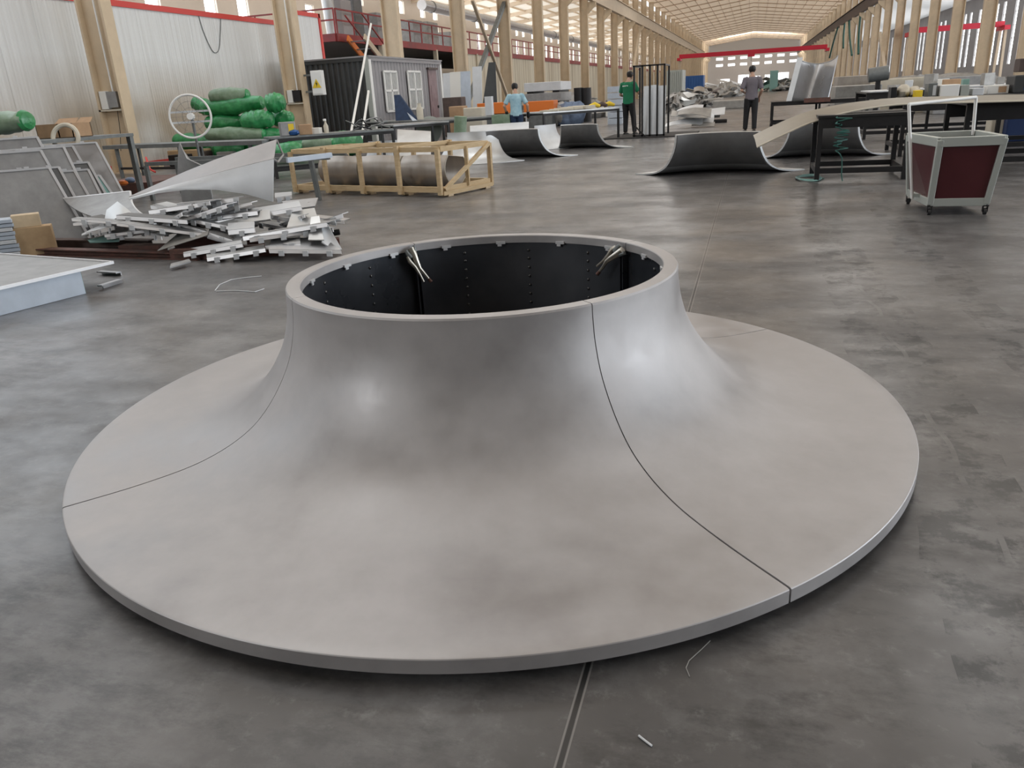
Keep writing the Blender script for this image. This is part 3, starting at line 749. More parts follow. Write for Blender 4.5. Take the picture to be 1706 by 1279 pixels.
S('green backed offcut under the pale leaf shaped one', [(146, 400, 6.75), (205, 385, 6.85), (198, 402, 6.6), (150, 404, 6.6)], m='teal')
S('pale plate with a dark burn mark lying on the pile', [(265, 345, 6.95), (338, 344, 7.05), (330, 362, 6.7), (252, 366, 6.6)], m='alu_white', flange=0.0)
b = B(); q_ = PY(287, 356, 6.78); b.blob(q_ + V((0, -0.02, 0.02)), (0.07, 0.03, 0.008), None, 12, 6, 0.4, 4); T(obj('scorched_rag', b, 'black_steel'), 'small charred scrap on the pale plate of the pile', 'rag')
S('light square-cornered plate leaning at the right end of the pile', [(487, 352, 6.75), (524, 347, 6.9), (532, 372, 6.6), (474, 392, 6.4)], m='alu_light')
S('narrow plate with a slot on the right end of the pile', [(518, 362, 6.5), (532, 360, 6.55), (540, 400, 6.3), (514, 400, 6.3)], m='alu_light')
S('flared pale foot of a panel at the right end of the pile', [(536, 372, 6.5), (545, 372, 6.5), (570, 416, 6.4), (536, 404, 6.3)], m='alu_white', sag=0.02)
S('wide channel at the lower right front of the pile', [(452, 398, 6.3), (540, 396, 6.45), (568, 417, 6.3), (448, 416, 6.15)], m='alu_mill', flange=0.03, tabs=3)
S('curled plate bulging at the lower front of the pile', [(352, 383, 6.55), (420, 372, 6.65), (424, 392, 6.35), (345, 396, 6.3)], m='alu_mill', sag=0.05)
S('folded bracket plate in the middle front of the pile', [(380, 372, 6.5), (424, 370, 6.55), (424, 380, 6.4), (380, 384, 6.4)], m='alu_white', flange=0.04, tabs=1)
S('jagged torn sheet sloping to the front of the pile', [(300, 386, 6.5), (352, 372, 6.6), (345, 392, 6.35), (262, 418, 6.2)], m='foil_grey', th=0.006)
S('long tabbed strip at the front edge of the scrap pile', [(306, 416, 6.3), (402, 400, 6.35), (404, 406, 6.22), (306, 423, 6.2)], m='alu_white', flange=0.03, tabs=3)
S('lowest tabbed strip at the front edge of the scrap pile', [(344, 424, 6.2), (440, 408, 6.3), (442, 414, 6.18), (345, 430, 6.12)], m='alu_light', flange=0.03, tabs=3)
S('bent hook ended strip right of the middle of the pile', [(440, 402, 6.35), (500, 393, 6.45), (500, 402, 6.3), (442, 410, 6.22)], m='alu_light', flange=0.03, tabs=2)
S('thin bright rod sticking out of the right end of the pile', [(532, 368, 6.9), (568, 364, 7.0), (568, 368, 6.98), (532, 373, 6.88)], m='alu_white', th=0.014)
b = B(); b.tube([PY(545, 390, 6.9), PY(566, 386, 6.95)], 0.03, 10); T(obj('steel_pipe', b, 'black_steel'), 'short black pipe end sticking out at the right of the pile', 'pipe')
S('small flat offcut on the floor in front of the pile', [(285, 440, 5.85), (315, 432, 6.02), (318, 436, 5.95), (283, 446, 5.75)], m='alu_dull')
S('bright tabbed strip just right of the big flared sheet', [(458, 322, 7.5), (486, 320, 7.6), (486, 326, 7.5), (458, 330, 7.4)], m='alu_white', flange=0.03, tabs=2)
S('bright white strip under the big flared sheet', [(345, 338, 7.0), (398, 330, 7.1), (397, 336, 7.0), (346, 344, 6.9)], m='alu_white', flange=0.03, tabs=2)
S('plate lying at the back right of the pile', [(470, 336, 7.3), (530, 330, 7.4), (525, 344, 7.1), (478, 350, 7.0)], m='alu_mill')
# curved quarter sheet at the left of the pile
cl = pxs([(105, 331, 7.45), (118, 344, 7.25), (140, 356, 7.0), (170, 366, 6.8), (200, 374, 6.65)]); cr = pxs([(217, 319, 7.45), (220, 338, 7.25), (230, 352, 7.0), (245, 361, 6.8), (266, 367, 6.65)])
rows = [[lerp(a_, c_, u / 6) for u in range(7)] for a_, c_ in zip(crom([tuple(p) for p in cl], 3), crom([tuple(p) for p in cr], 3)) for a_, c_ in ((V(a_), V(c_)),)]
t = thing('curved_sheet', 'hollow curved grey sheet resting open side up at the left of the pile', 'curved sheet', (cl[2].x + 0.4, 7.0, 0.3))
b = B(); b.sheet(rows, 0.012); obj('curved_face', b, 'alu_dull', t)
b = B(); b.tube([p for p in crom([tuple(p) for p in cr], 3)], 0.012, 6); b.tube([rows[0][0], rows[0][-1]], 0.012, 6); obj('bright_edge', b, 'alu_edge', t)
q = pxs([(174, 370, 6.6), (178, 350, 6.7), (196, 336, 6.8), (214, 350, 6.7), (232, 370, 6.6)]); q2 = pxs([(180, 374, 6.45), (190, 366, 6.5), (202, 360, 6.55), (216, 364, 6.5), (236, 372, 6.45)])
b = B(); b.sheet([q, q2], 0.01); T(obj('cone_reflection', b, 'alu_light'), 'small cone shaped light sheet standing for a reflection in the curved sheet', 'offcut')  # light sheet added in place of a reflection on the curved sheet
# large flared panel lying on the pile
A = [(215, 330), (262, 316), (310, 303), (360, 289), (410, 276), (456, 265)]; D = [(216, 333), (262, 322), (310, 316), (360, 316), (410, 323), (455, 336)]
Ri = [(215, 327), (262, 307), (310, 286), (360, 266), (410, 249), (461, 233)]
t = thing('flared_sheet', 'large pale flared sheet with pointed left end lying on top of the scrap pile', 'flared sheet', (-5.3, 7.1, 0.5))
yf = lambda i: 6.85 + 0.05 * i
rows = [[PY(x, y, yf(i)) for i, (x, y) in enumerate(A)], [PY((a_[0] + c_[0]) / 2, (a_[1] + c_[1]) / 2, yf(i) - .05) for i, (a_, c_) in enumerate(zip(A, D))], [PY(x, y, yf(i) - 0.05) for i, (x, y) in enumerate(D)]]
b = B(); b.sheet(rows, 0.012); obj('front_face', b, 'alu_white', t, angle=60)
rows = [[PY(x, y, yf(i) + 0.09 * i) for i, (x, y) in enumerate(Ri)], [PY(x, y, yf(i)) for i, (x, y) in enumerate(A)]]
b = B(); b.sheet(rows, 0.012); obj('upper_face', b, 'alu', t)
b = B(); b.tube([PY(461, 233, 7.55), PY(472, 258, 7.5), PY(463, 270, 7.2), PY(456, 265, 7.1)], 0.01, 6); obj('end_flange', b, 'alu_dull', t)
rows = [pxs([(296, 292, 9.0), (297, 262, 9.0), (299, 236, 9.0)]), pxs([(310, 288, 8.95), (309, 268, 8.95), (305, 250, 8.95)]), pxs([(330, 284, 8.9), (322, 274, 8.9), (312, 264, 8.9)]), pxs([(345, 280, 8.85), (342, 278, 8.85), (338, 276, 8.85)])]
for r_ in rows: r_.insert(0, V((r_[0].x, r_[0].y, 0.0)))
b = B(); b.sheet(rows, 0.012); T(obj('fin_offcut', b, 'alu_dull'), 'upright curved fin shaped offcut behind the big flared sheet', 'offcut')
# loose wire on the floor
b = B(); b.tube([G(x, y, 0.004) for x, y in ((358, 484), (366, 474), (385, 466), (412, 462), (436, 460))] , 0.004, 6); T(obj('wire', b, 'alu_white'), 'thin pale bent wire lying on the floor in front of the pile', 'wire')
b = B(); b.tube([G(x, y, 0.004) for x, y in ((360, 485), (395, 484), (425, 486), (440, 481))], 0.004, 6); T(obj('wire', b, 'alu_white'), 'second pale wire crossing the floor nearer the ring', 'wire')
b = B(); b.tube([G(x, y, 0.003) for x, y in ((1183, 1067), (1170, 1080), (1148, 1100), (1143, 1112), (1149, 1127))], 0.0012, 6); T(obj('wire', b, 'foil_grey'), 'hair thin curled wire on the floor at the front of the ring', 'wire')
b = B(); b.tube([G(1064, 1225, 0.003), G(1074, 1233, 0.003), G(1086, 1242, 0.003)], 0.0025, 6); T(obj('wire', b, 'alu_white'), 'tiny straight metal sliver on the foreground floor', 'wire')

# ------------------------------------------------------------------ tables behind the pile
zt = PY(521, 262, 10.6).z
a_ = G(242, 270, zt); c_ = G(548, 259, zt)
t = thing('steel_frame_table', 'long grey steel frame table with one free end behind the scrap pile', 'table', ((a_.x + c_.x) / 2, (a_.y + c_.y) / 2, 0))
b = B(); b.beam(a_ - V((0, 0, .03)), c_ - V((0, 0, .03)), 0.06, 0.06); obj('front_rail', b, 'grey_steel', t)
b = B(); b.beam(a_ + V((-.2, 1.0, -.03)), c_ + V((-.25, 1.0, -.03)), 0.06, 0.06); obj('rear_rail', b, 'grey_steel', t)
e0, e1 = PY(478, 267, 10.2), PY(552, 258, 10.75); b = B(); b.beam(e0, e1, 0.07, 0.07); obj('end_tube', b, 'alu_bluish', t)
L_ = G(532, 333); b = B(); b.beam((L_.x, L_.y, 0), (L_.x - 0.05, L_.y, zt - 0.05), 0.06, 0.06); obj('leg', b, 'grey_steel', t)
for q in (lerp(a_, c_, 0.0), a_ + V((-.2, 1.0, 0)), c_ + V((-.25, 1.0, 0))): b = B(); b.bb(q.x - .03, q.x + .03, q.y - .03, q.y + .03, 0, zt - .06); obj('leg', b, 'grey_steel', t)
zr = PY(197, 243, 14.6).z
a_ = G(170, 243, zr); c_ = G(436, 234, zr)
t = thing('long_rail_table', 'long narrow grey table in front of the cream column foot', 'table', ((a_.x + c_.x) / 2, (a_.y + c_.y) / 2 + .3, 0))
dv = (c_ - a_).normalized(); nv = V((-dv.y, dv.x, 0))
b = B(); b.beam(a_ + nv * .35 - V((0, 0, .04)), c_ + nv * .35 - V((0, 0, .04)), 0.7, 0.08); obj('table_top', b, 'grey_steel', t)
for f_ in (0.08, 0.5, 0.92):
    for s in (.06, .62):
        q = lerp(a_, c_, f_) + nv * s; b = B(); b.bb(q.x - .03, q.x + .03, q.y - .03, q.y + .03, 0, zr - .08); obj('leg', b, 'grey_steel', t)
b = B(); b.beam(lerp(a_, c_, .08) + nv * .06 + V((0, 0, .25 - zr)), lerp(a_, c_, .92) + nv * .06 + V((0, 0, .25 - zr)), .05, .05); obj('stretcher', b, 'black_steel', t)
for k, (px, py, hh, w_, m, lb) in enumerate(((262, 290, .3, .5, 'black_steel', 'black tool box under the long narrow table'), (300, 286, .34, .45, 'brown_steel', 'brown crate under the long narrow table'), (345, 284, .3, .5, 'foil_grey', 'grey bundle under the long narrow table'), (392, 280, .32, .6, 'green_film', 'green wrapped parcel under the long narrow table'), (214, 296, .16, .35, 'wood_pale', 'pale timber offcuts at the foot of the cream column'), (416, 278, .25, .4, 'card', 'cardboard carton under the long narrow table end'))):
    q = G(px, py - 8); carton('crate_box', lb, 'box', (q.x, q.y + 1.0, 0), (w_, .4, hh), m, 0.1 * k)
q0, q1 = PY(243, 262, 14.2), PY(250, 282, 14.0); b = B(); b.tube([q0, q1, q1 + V((.12, 0, -.06))], .02, 8); T(obj('red_bar', b, 'red_trim'), 'bent red bar leaning by the cream column foot', 'bar')
for k, (px, py, m, lb) in enumerate(((218, 304, 'blue_mid', 'small blue object on the dark slab behind the pile'), (206, 309, 'orange', 'small orange object on the dark slab behind the pile'))):
    q = G(px, py, .2); b = B(); b.blob(q + V((0, 0, .045)), (.1, .06, .05), None, 12, 7, .1, k); T(obj('glove', b, m), lb, 'glove')
b = B(); q = G(212, 312, .1); b.box((q.x, q.y + .5, .1), (1.4, 1.6, .2), .1); T(obj('steel_slab', b, 'rust_steel'), 'dark red slab on the floor behind the scrap pile', 'slab')

# round white rimmed fan
fc = PY(317, 194, 13.3); fa = V((0.35, -1, 0.05)).normalized(); R_ = 34 * (fc - CAMPOS).dot(CF) / FPX
t = thing('drum_fan', 'round fan with thin white rim standing in front of the green rolls', 'fan', (fc.x, fc.y, 0))
b = B(); b.torus(fc, fa, R_, 0.021, 60, 8); obj('rim', b, 'white_paint', t)
sd = fa.cross(V((0, 0, 1))).normalized(); up = sd.cross(fa)
b = B()
for r_ in (0.4, 0.7): b.torus(fc - fa * .01, fa, R_ * r_, 0.0025, 40, 4)
for k in range(12): b.tube([fc + (sd * cos(k * pi / 6) + up * sin(k * pi / 6)) * .05, fc + (sd * cos(k * pi / 6) + up * sin(k * pi / 6)) * R_], .0025, 4)
obj('wire_guard', b, 'grey_steel', t)
b = B(); b.tube([fc - fa * .06, fc + fa * .03], [.07, .06], 20); obj('hub', b, 'white_paint', t)
for z in (.09, -.1):
    hw = sqrt(R_ * R_ - z * z); b = B(); b.beam(fc + up * z - sd * hw - fa * .03, fc + up * z + sd * hw - fa * .03, .02, .035); obj('mounting_bar', b, 'alu_white', t)
b = B(); b.tube([fc - fa * .09 + V((0, 0, -.0)), (fc.x - fa.x * .09, fc.y - fa.y * .09, .05)], .025, 10); obj('stand_pole', b, 'grey_steel', t)
b = B(); b.tube([(fc.x, fc.y, 0), (fc.x, fc.y, .05)], [.3, .26], 24); obj('stand_base', b, 'black_steel', t)

# wrapped rolls
yb = 19.6
def R2_(lb, pa, pb, rp, m, sd_, yy=yb):
    A_, C_ = PY(pa[0], pa[1], yy), PY(pb[0], pb[1], yy + .15); roll(lb, A_, C_, rp * (A_ - CAMPOS).dot(CF) / FPX, m, sd_, g_, .9)
R2_('topmost wrapped roll with grey top on the green roll stack', (352, 160), (412, 158), 13, 'film_grey', 1)
R2_('long wrapped roll second from the top of the stack', (338, 181), (436, 171), 14, 'green_film', 2)
R2_('upright looking round green roll end at the right of the stack', (444, 172), (472, 170), 16, 'green_film', 5, 19.4)
R2_('dark green wrapped roll at the left of the stack behind the fan', (322, 170), (362, 186), 13, 'green_film', 6, 20.0)
R2_('bright green roll in the middle of the stack', (405, 202), (452, 198), 16, 'green_film', 7, 19.2)
R2_('green wrapped roll at the middle left of the stack', (345, 205), (402, 203), 13, 'green_film', 8)
R2_('green roll beside the cream column with grey top', (452, 198), (486, 196), 13, 'green_film', 9, 19.8)
R2_('long grey filmed roll low in the stack', (345, 224), (440, 224), 12, 'film_grey', 10, 19.0)
R2_('green gathered roll ends above the boxes of the long table', (428, 226), (470, 224), 12, 'green_film', 11, 19.3)
R2_('dark green roll low behind the fan', (292, 234), (345, 236), 13, 'green_film', 12, 19.4)
R2_('dark green bag under the far end of the long table', (456, 254), (506, 250), 15, 'green_film', 13, 18.2)
R2_('grey green bag lying under the long table top', (506, 240), (555, 238), 12, 'film_grey', 14, 18.2)
A_ = PY(318, 235, 19.45); hz_ = A_.z - 13 * (A_ - CAMPOS).dot(CF) / FPX * .95; carton('roll_pallet', 'low timber pallet under the dark green roll behind the fan', 'pallet', (A_.x, 19.3, 0), (1.1, .5, max(.08, hz_ - .005)), 'ply')
for k in range(5): roll('green roll at the very bottom of the stack', (-15.7 + k * 1.15, 19.7, .33), (-14.7 + k * 1.15, 19.75, .33), .33, 'green_film', 30 + k, g_, .95, ends=False)

# ------------------------------------------------------------------ long table with clutter
a_ = G(450, 229, .8); c_ = G(656, 214, .8)
table('long_work_table', 'long dark work table with boxes and tangled scrap in front of the container', a_, c_, 0.8, .8, 'black_steel', 'grey_steel')
q = lambda px, z=.8: (lerp(a_, c_, (px - 450) / 206.0) + V((0, .25, 0)))
carton('small_carton', 'grey and yellow box on the left end of the long table', 'box', q(468), (.3, .25, .27), 'alu_dull', .7, strip='yellow')
carton('small_carton', 'brown cardboard box on the long table', 'box', q(497), (.26, .22, .2), 'card', .5)
carton('small_carton', 'low pale carton right of the brown box on the long table', 'box', q(514), (.2, .2, .12), 'plastic_white', .2)
b = B(); p_ = q(484); b.blob(p_ + V((0, -.15, .06)), (.12, .1, .06), None, 12, 7, .15, 3); T(obj('cloth_bundle', b, 'blue'), 'dark blue cloth bundle between the boxes on the long table', 'cloth')
p_ = q(531); t = thing('spray_bottle', 'pale spray bottle at the right of the boxes on the long table', 'bottle', p_)
b = B(); b.lathe([(0, 0), (.05, 0), (.05, .14), (.02, .2), (.02, .24), (0, .24)], p_, seg=16); obj('bottle_body', b, 'sheet_cream', t)
b = B(); b.box(p_ + V((0, -.02, .26)), (.03, .08, .04)); obj('trigger_head', b, 'white_paint', t)
rnd = random.Random(5)
for k in range(14):
    p_ = q(rnd.uniform(572, 640)); L = rnd.uniform(.15, .4); an = rnd.uniform(0, 3.1); z = .82 + rnd.uniform(0, .2); dz = rnd.uniform(-.08, .08)
    b = B(); b.tube([p_ + V((-cos(an) * L / 2, -sin(an) * L / 2, z - .8 - dz)), p_ + V((0, 0, z - .78)), p_ + V((cos(an) * L / 2, sin(an) * L / 2, z - .8 + dz))], .014, 6)
    T(obj('scrap_profile', b, rnd.choice(['grey_steel', 'alu_dull', 'black_steel'])), 'tangled grey profile scrap heaped on the long table', 'scrap', 'tangled scrap on the long table')
# two white poles leaning against the container
a0, a1 = G(577, 264), PY(618, 40, 26.6); b = B(); b.tube([a0, a1], .036, 12); T(obj('leaning_pole', b, 'plastic_white'), 'long white pole leaning past the container corner', 'pole')
a0, a1 = G(598, 262), PY(614, 152, 22.5); b = B(); b.tube([a0, a1], .036, 12); T(obj('leaning_pole', b, 'plastic_white'), 'short white pole leaning beside the long one', 'pole')

# ------------------------------------------------------------------ container office
X0, X1, Y0, Y1, ZC = -16.25, -13.0, 26.8, 33.8, 2.86
t = thing('container_office', 'grey container office with dark corrugated end and two barred windows', 'container', ((X0 + X1) / 2, (Y0 + Y1) / 2, 0))
b = B(); b.bb(X0 + .06, X1 - .06, Y0 + .06, Y1 - .06, .05, ZC - .05); obj('shell', b, 'cont_grey', t)
pts = []; nn = 14
for k in range(nn):
    x = X0 + .15 + k * (X1 - X0 - .3) / nn; dx = (X1 - X0 - .3) / nn
    pts += [(x, Y0 + .05), (x + dx * .35, Y0 + .05), (x + dx * .5, Y0 - .0), (x + dx * .85, Y0 - .0)]
pts.append((X1 - .15, Y0 + .05)); b = B(); b.sheet([[V((x, y, .12)) for x, y in pts], [V((x, y, ZC - .1)) for x, y in pts]], .012, False); obj('corrugated_end', b, 'cont_dark', t)
pts = []; nn = 24
for k in range(nn):
    y = Y0 + .15 + k * (Y1 - Y0 - .3) / nn; dy = (Y1 - Y0 - .3) / nn
    pts += [(X1 - .05, y), (X1 - .05, y + dy * .4), (X1 - .02, y + dy * .5), (X1 - .02, y + dy * .9)]
b = B(); b.sheet([[V((x, y, .12)) for x, y in pts], [V((x, y, ZC - .1)) for x, y in pts]], .01, False); obj('corrugated_side', b, 'cont_grey', t)
for (x, y, m) in ((X0 + .07, Y0 + .05, 'cont_post'), (X1 - .07, Y0 + .05, 'cont_post'), (X1 - .07, Y1 - .05, 'white_paint')): b = B(); b.bb(x - .09, x + .09, y - .09, y + .09, 0, ZC); obj('corner_post', b, m, t)
b = B(); b.bb(X1 + .02, X1 + .05, Y0 - .04, Y0 + .12, .05, ZC - .08); obj('white_post_edge', b, 'white_paint', t)
for z in (.07, ZC - .06):
    b = B(); b.bb(X0, X1, Y0 - .03, Y0 + .07, z - .06, z + .06); obj('end_rail', b, 'cont_dark', t); b = B(); b.bb(X1 - .07, X1 + .03, Y0, Y1, z - .06, z + .06); obj('side_rail', b, 'cont_grey', t)
b = B(); b.bb(X0 - .05, X1 + .06, Y0 - .05, Y1 + .05, ZC, ZC + .05); obj('roof', b, 'cont_grey', t)
for (x0, x1, y0, y1) in ((637, 665, 119, 184), (677, 704, 119, 180)):
    A_ = PX(x0, y0, X1); C_ = PX(x1, y1, X1); ya, yb_, za, zb = A_.y, C_.y, C_.z, A_.z
    b = B(); b.bb(X1 - .01, X1 + .012, ya, yb_, za, zb); wdo = obj('window_pane', b, 'glass_dark', t)
    b = B()
    for y in (ya, (ya + yb_) / 2, yb_): b.bb(X1 + .02, X1 + .06, y - .035, y + .035, za, zb)
    for z in (za, za + (zb - za) * .52, zb): b.bb(X1 + .02, X1 + .06, ya, yb_, z - .035, z + .035)
    obj('window_frame', b, 'white_paint', wdo)
    b = B()
    for k in range(1, 12): y = ya + (yb_ - ya) * k / 12; b.bb(X1 + .03, X1 + .05, y - .012, y + .012, za, zb)
    obj('window_bars', b, 'white_paint', wdo)
A_ = PX(712, 116, X1); C_ = PX(731, 190, X1); b = B(); b.bb(X1 - .01, X1 + .03, A_.y, C_.y, .1, A_.z); dr = obj('office_door', b, 'door_mauve', t)
b = B(); b.bb(X1 - .01, X1 + .1, A_.y - .1, C_.y + .1, A_.z, A_.z + .08); obj('door_canopy', b, 'brown_steel', dr)
for z in (.75, 1.6): b = B(); b.bb(X1 + .03, X1 + .04, lerp(A_.y, C_.y, .2), lerp(A_.y, C_.y, .8), z - .3, z + .3); obj('door_panel', b, 'door_mauve', dr)
b = B(); b.bb(X1 + .03, X1 + .08, lerp(A_.y, C_.y, .85), lerp(A_.y, C_.y, .93), 1.0, 1.1); obj('door_handle', b, 'black_steel', dr)
# electrical cabinet with warning sign on the second column
q0 = PY(516, 118, 25.4); q1 = PY(539, 158, 25.4); q0.x = max(q0.x, -14.8)
t = thing('electrical_cabinet', 'white electrical cabinet with yellow warning triangle beside the second cream column', 'cabinet', ((q0.x + q1.x) / 2, 25.55, q1.z))
b = B(); b.bb(q0.x, q1.x, 25.4, 25.62, q1.z, q0.z); obj('body', b, 'white_paint', t, bevel=.01)
b = B(); b.bb(q0.x + .03, q1.x - .03, 25.385, 25.4, q1.z + .04, q0.z - .04); obj('door', b, 'white_paint', t, bevel=.004)
m_ = V(((q0.x + q1.x) / 2, 25.378, (q0.z + q1.z) / 2 - .04)); s_ = .17
b = B(); b.prism([m_ + V((-s_, 0, -s_ * .7)), m_ + V((s_, 0, -s_ * .7)), m_ + V((0, 0, s_))], (0, .006, 0)); sg = obj('warning_triangle', b, 'yellow', t)
b = B(); b.prism([m_ + V((.01, -.004, .1)), m_ + V((-.04, -.004, 0)), m_ + V((0, -.004, 0)), m_ + V((-.015, -.004, -.09)), m_ + V((.045, -.004, .025)), m_ + V((.008, -.004, .025))], (0, .005, 0)); obj('lightning_symbol', b, 'black_steel', sg)
b = B(); b.bb(-14.86, q0.x + .02, 25.48, 25.54, q1.z + .1, q1.z + .16); b.bb(-14.86, q0.x + .02, 25.48, 25.54, q0.z - .16, q0.z - .1); obj('wall_bracket', b, 'grey_steel', t)
# switch boxes and conduits on the first two columns
for cy, z0, lb, lb2 in ((16.9, 1.55, 'grey switch box fixed in the web of the first cream column', 'white conduit running down the first cream column'), (25.48, 1.5, 'dark and white switch box fixed in the web of the second cream column', 'white conduit running down the second cream column')):
    t = thing('switch_box', lb, 'switch box', (-15.2, cy - .1, z0))
    b = B(); b.bb(-15.5, -15.3, cy - .16, cy - .03, z0, z0 + .42); obj('body', b, 'plastic_white', t, bevel=.008)
    b = B(); b.bb(-15.29, -15.0, cy - .15, cy - .03, z0 + .03, z0 + .4); obj('meter_case', b, 'black_steel' if cy > 20 else 'alu_dull', t)
    b = B(); b.bb(-15.6, -14.92, cy - .17, cy - .03, z0 - .05, z0 - .01); obj('mounting_strip', b, 'sheet_cream', t)
    b = B(); b.tube([(-15.12, cy - .09, z0 + .4), (-15.12, cy - .09, EAVE - 1)], .022, 8); T(obj('conduit', b, 'white_paint'), lb2, 'conduit')
b = B(); b.tube([(-15.1, 16.8, 1.5), (-15.14, 16.78, 1.0), (-15.25, 16.78, .55)], .008, 6); T(obj('cable', b, 'rubber'), 'thin dark cable hanging below the first column switch box', 'cable')
pts = [PX(x, y, -16.38) for x, y in ((330, 22), (338, 50), (350, 78), (358, 88), (365, 82), (367, 58), (368, 28))]; b = B(); b.tube(crom([tuple(p) for p in pts], 3), .012, 6); T(obj('cable', b, 'grey_steel'), 'grey cable hanging in a loop on the white partition', 'cable')

# ------------------------------------------------------------------ wooden crate with three curved shells
FL, FR, BR = V((-7.11, 11.52, 0)), V((-4.22, 10.65, 0)), V((-3.86, 11.72, 0)); BL = FL + BR - FR
du = (FR - FL).normalized(); dn = (BR - FR).normalized(); H_ = .66
t = thing('wooden_crate', 'long open crate of pale timber battens holding bronze coloured curved shells', 'crate', (FL + BR) / 2)
def bat(a_, c_, w_=.06, h_=.06, nm='batten', up=(0, 0, 1)): b = B(); b.beam(a_, c_, w_, h_, up); obj(nm, b, 'wood', t)
U = V((0, 0, 1))
for P_, Q_ in ((FL, FR), (BL, BR), (FL, BL), (FR, BR)):
    bat(P_ + U * .1, Q_ + U * .1, .05, .08, 'bottom_rail'); bat(P_ + U * H_, Q_ + U * H_, .05, .07, 'top_rail')
for k in range(5):
    f_ = k / 4
    for P_, Q_, o_ in ((FL, FR, -.05), (BL, BR, .05)):
        p_ = lerp(P_, Q_, f_) + dn * o_; bat(p_ + U * .03, p_ + U * (H_ + (.06 if k % 2 else .0)), .07, .045, 'post', dn)
    p_ = lerp(FL, FR, f_); bat(p_ + U * .05 - dn * .03, p_ + (BL - FL) + U * .05 + dn * .03, .1, .06, 'cross_bearer')
    for s in (.1, .9): q_ = lerp(p_, p_ + (BL - FL), s); b = B(); b.box(q_ + U * .015, (.12, .12, .03), atan2(du.y, du.x)); obj('foot_block', b, 'wood_pale', t)
bat(FR + U * .1 + du * .04, BR + U * H_ + du * .04, .05, .05, 'diagonal_brace'); p_ = lerp(FR, BR, .5) + du * .03; bat(p_ + U * .1, p_ + U * H_, .05, .05, 'end_post')
bat(lerp(FL, FR, .25) + U * (H_ + .03), lerp(BL, BR, .25) + U * (H_ + .03), .05, .05, 'top_batten'); bat(lerp(FL, FR, .75) + U * (H_ + .03), lerp(BL, BR, .75) + U * (H_ + .03), .05, .05, 'top_batten')
lbs = ['bronze grey curved shell at the left end inside the crate', 'bronze grey curved shell in the middle of the crate', 'bronze grey curved shell at the right end inside the crate']
for k in range(3):
    s0 = lerp(FL, FR, .1 + k * .29); s1 = lerp(FL, FR, .1 + (k + 1) * .29 - .008); c0 = s0 + (BL - FL) * .42 + U * .345; c1 = s1 + (BL - FL) * .42 + U * .345
    rows = []
    for i in range(7):
        f_ = i / 6; rr = .248 + .03 * sin(pi * f_); c_ = lerp(c0, c1, f_); rows.append([c_ + (dn * cos(a_) + U * sin(a_)) * rr for a_ in [radians(-232 + j * 11.8) for j in range(24)]])
    t2 = thing('curved_shell', lbs[k], 'curved shell', V(((c0.x + c1.x) / 2, (c0.y + c1.y) / 2, .085)), 'curved shells in the crate')
    b = B(); b.sheet(rows, .012); obj('shell_skin', b, 'bronze_sheet', t2)
    b = B(); b.tube(rows[0], .01, 6); b.tube(rows[-1], .01, 6); obj('shell_rim', b, 'tan_sheet', t2)
# ------------------------------------------------------------------ curved segments standing beyond
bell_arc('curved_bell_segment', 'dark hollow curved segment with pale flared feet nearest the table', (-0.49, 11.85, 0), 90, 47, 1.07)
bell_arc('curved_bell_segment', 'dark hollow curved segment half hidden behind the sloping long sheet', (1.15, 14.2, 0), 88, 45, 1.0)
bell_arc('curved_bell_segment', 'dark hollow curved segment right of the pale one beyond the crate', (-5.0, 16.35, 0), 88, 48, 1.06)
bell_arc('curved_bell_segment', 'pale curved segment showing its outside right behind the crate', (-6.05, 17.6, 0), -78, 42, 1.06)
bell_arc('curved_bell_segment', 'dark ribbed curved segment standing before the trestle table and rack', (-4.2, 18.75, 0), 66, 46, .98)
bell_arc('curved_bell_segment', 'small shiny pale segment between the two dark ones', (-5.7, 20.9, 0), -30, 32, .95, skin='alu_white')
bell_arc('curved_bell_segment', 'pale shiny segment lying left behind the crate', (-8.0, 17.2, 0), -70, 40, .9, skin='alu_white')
rows = [[PY(lerp(783, 881, u / 8), lerp(y0, y1, u / 8), yy) for u in range(9)] for y0, y1, yy in ((210, 203, 20.3), (213, 206, 20.0), (219, 212, 19.75), (230, 224, 19.6), (262, 256, 19.5))]
b = B(); b.sheet(rows, .015); T(obj('curved_sheet', b, 'alu_white'), 'pale bright curved sheet standing behind the dark hollow segment', 'curved sheet')
rows = [[PY(lerp(662, 718, u / 6), lerp(y0, y1, u / 6), yy) for u in range(7)] for y0, y1, yy in ((216, 219, 15.6), (222, 226, 15.2), (240, 244, 14.9), (268, 270, 14.6))]
rows.append([V((p.x, p.y - .1, 0.0)) for p in rows[-1]])
b = B(); b.sheet(rows, .015); T(obj('curved_sheet', b, 'alu_light'), 'pale curved sheet lying behind the left part of the crate', 'curved sheet')
b = B(); b.tube([(-7.1, 19.3, 0), (-7.0, 19.3, .9)], .16, 20); T(obj('steel_drum', b, 'film_grey'), 'grey green drum standing near the person in light blue', 'drum')

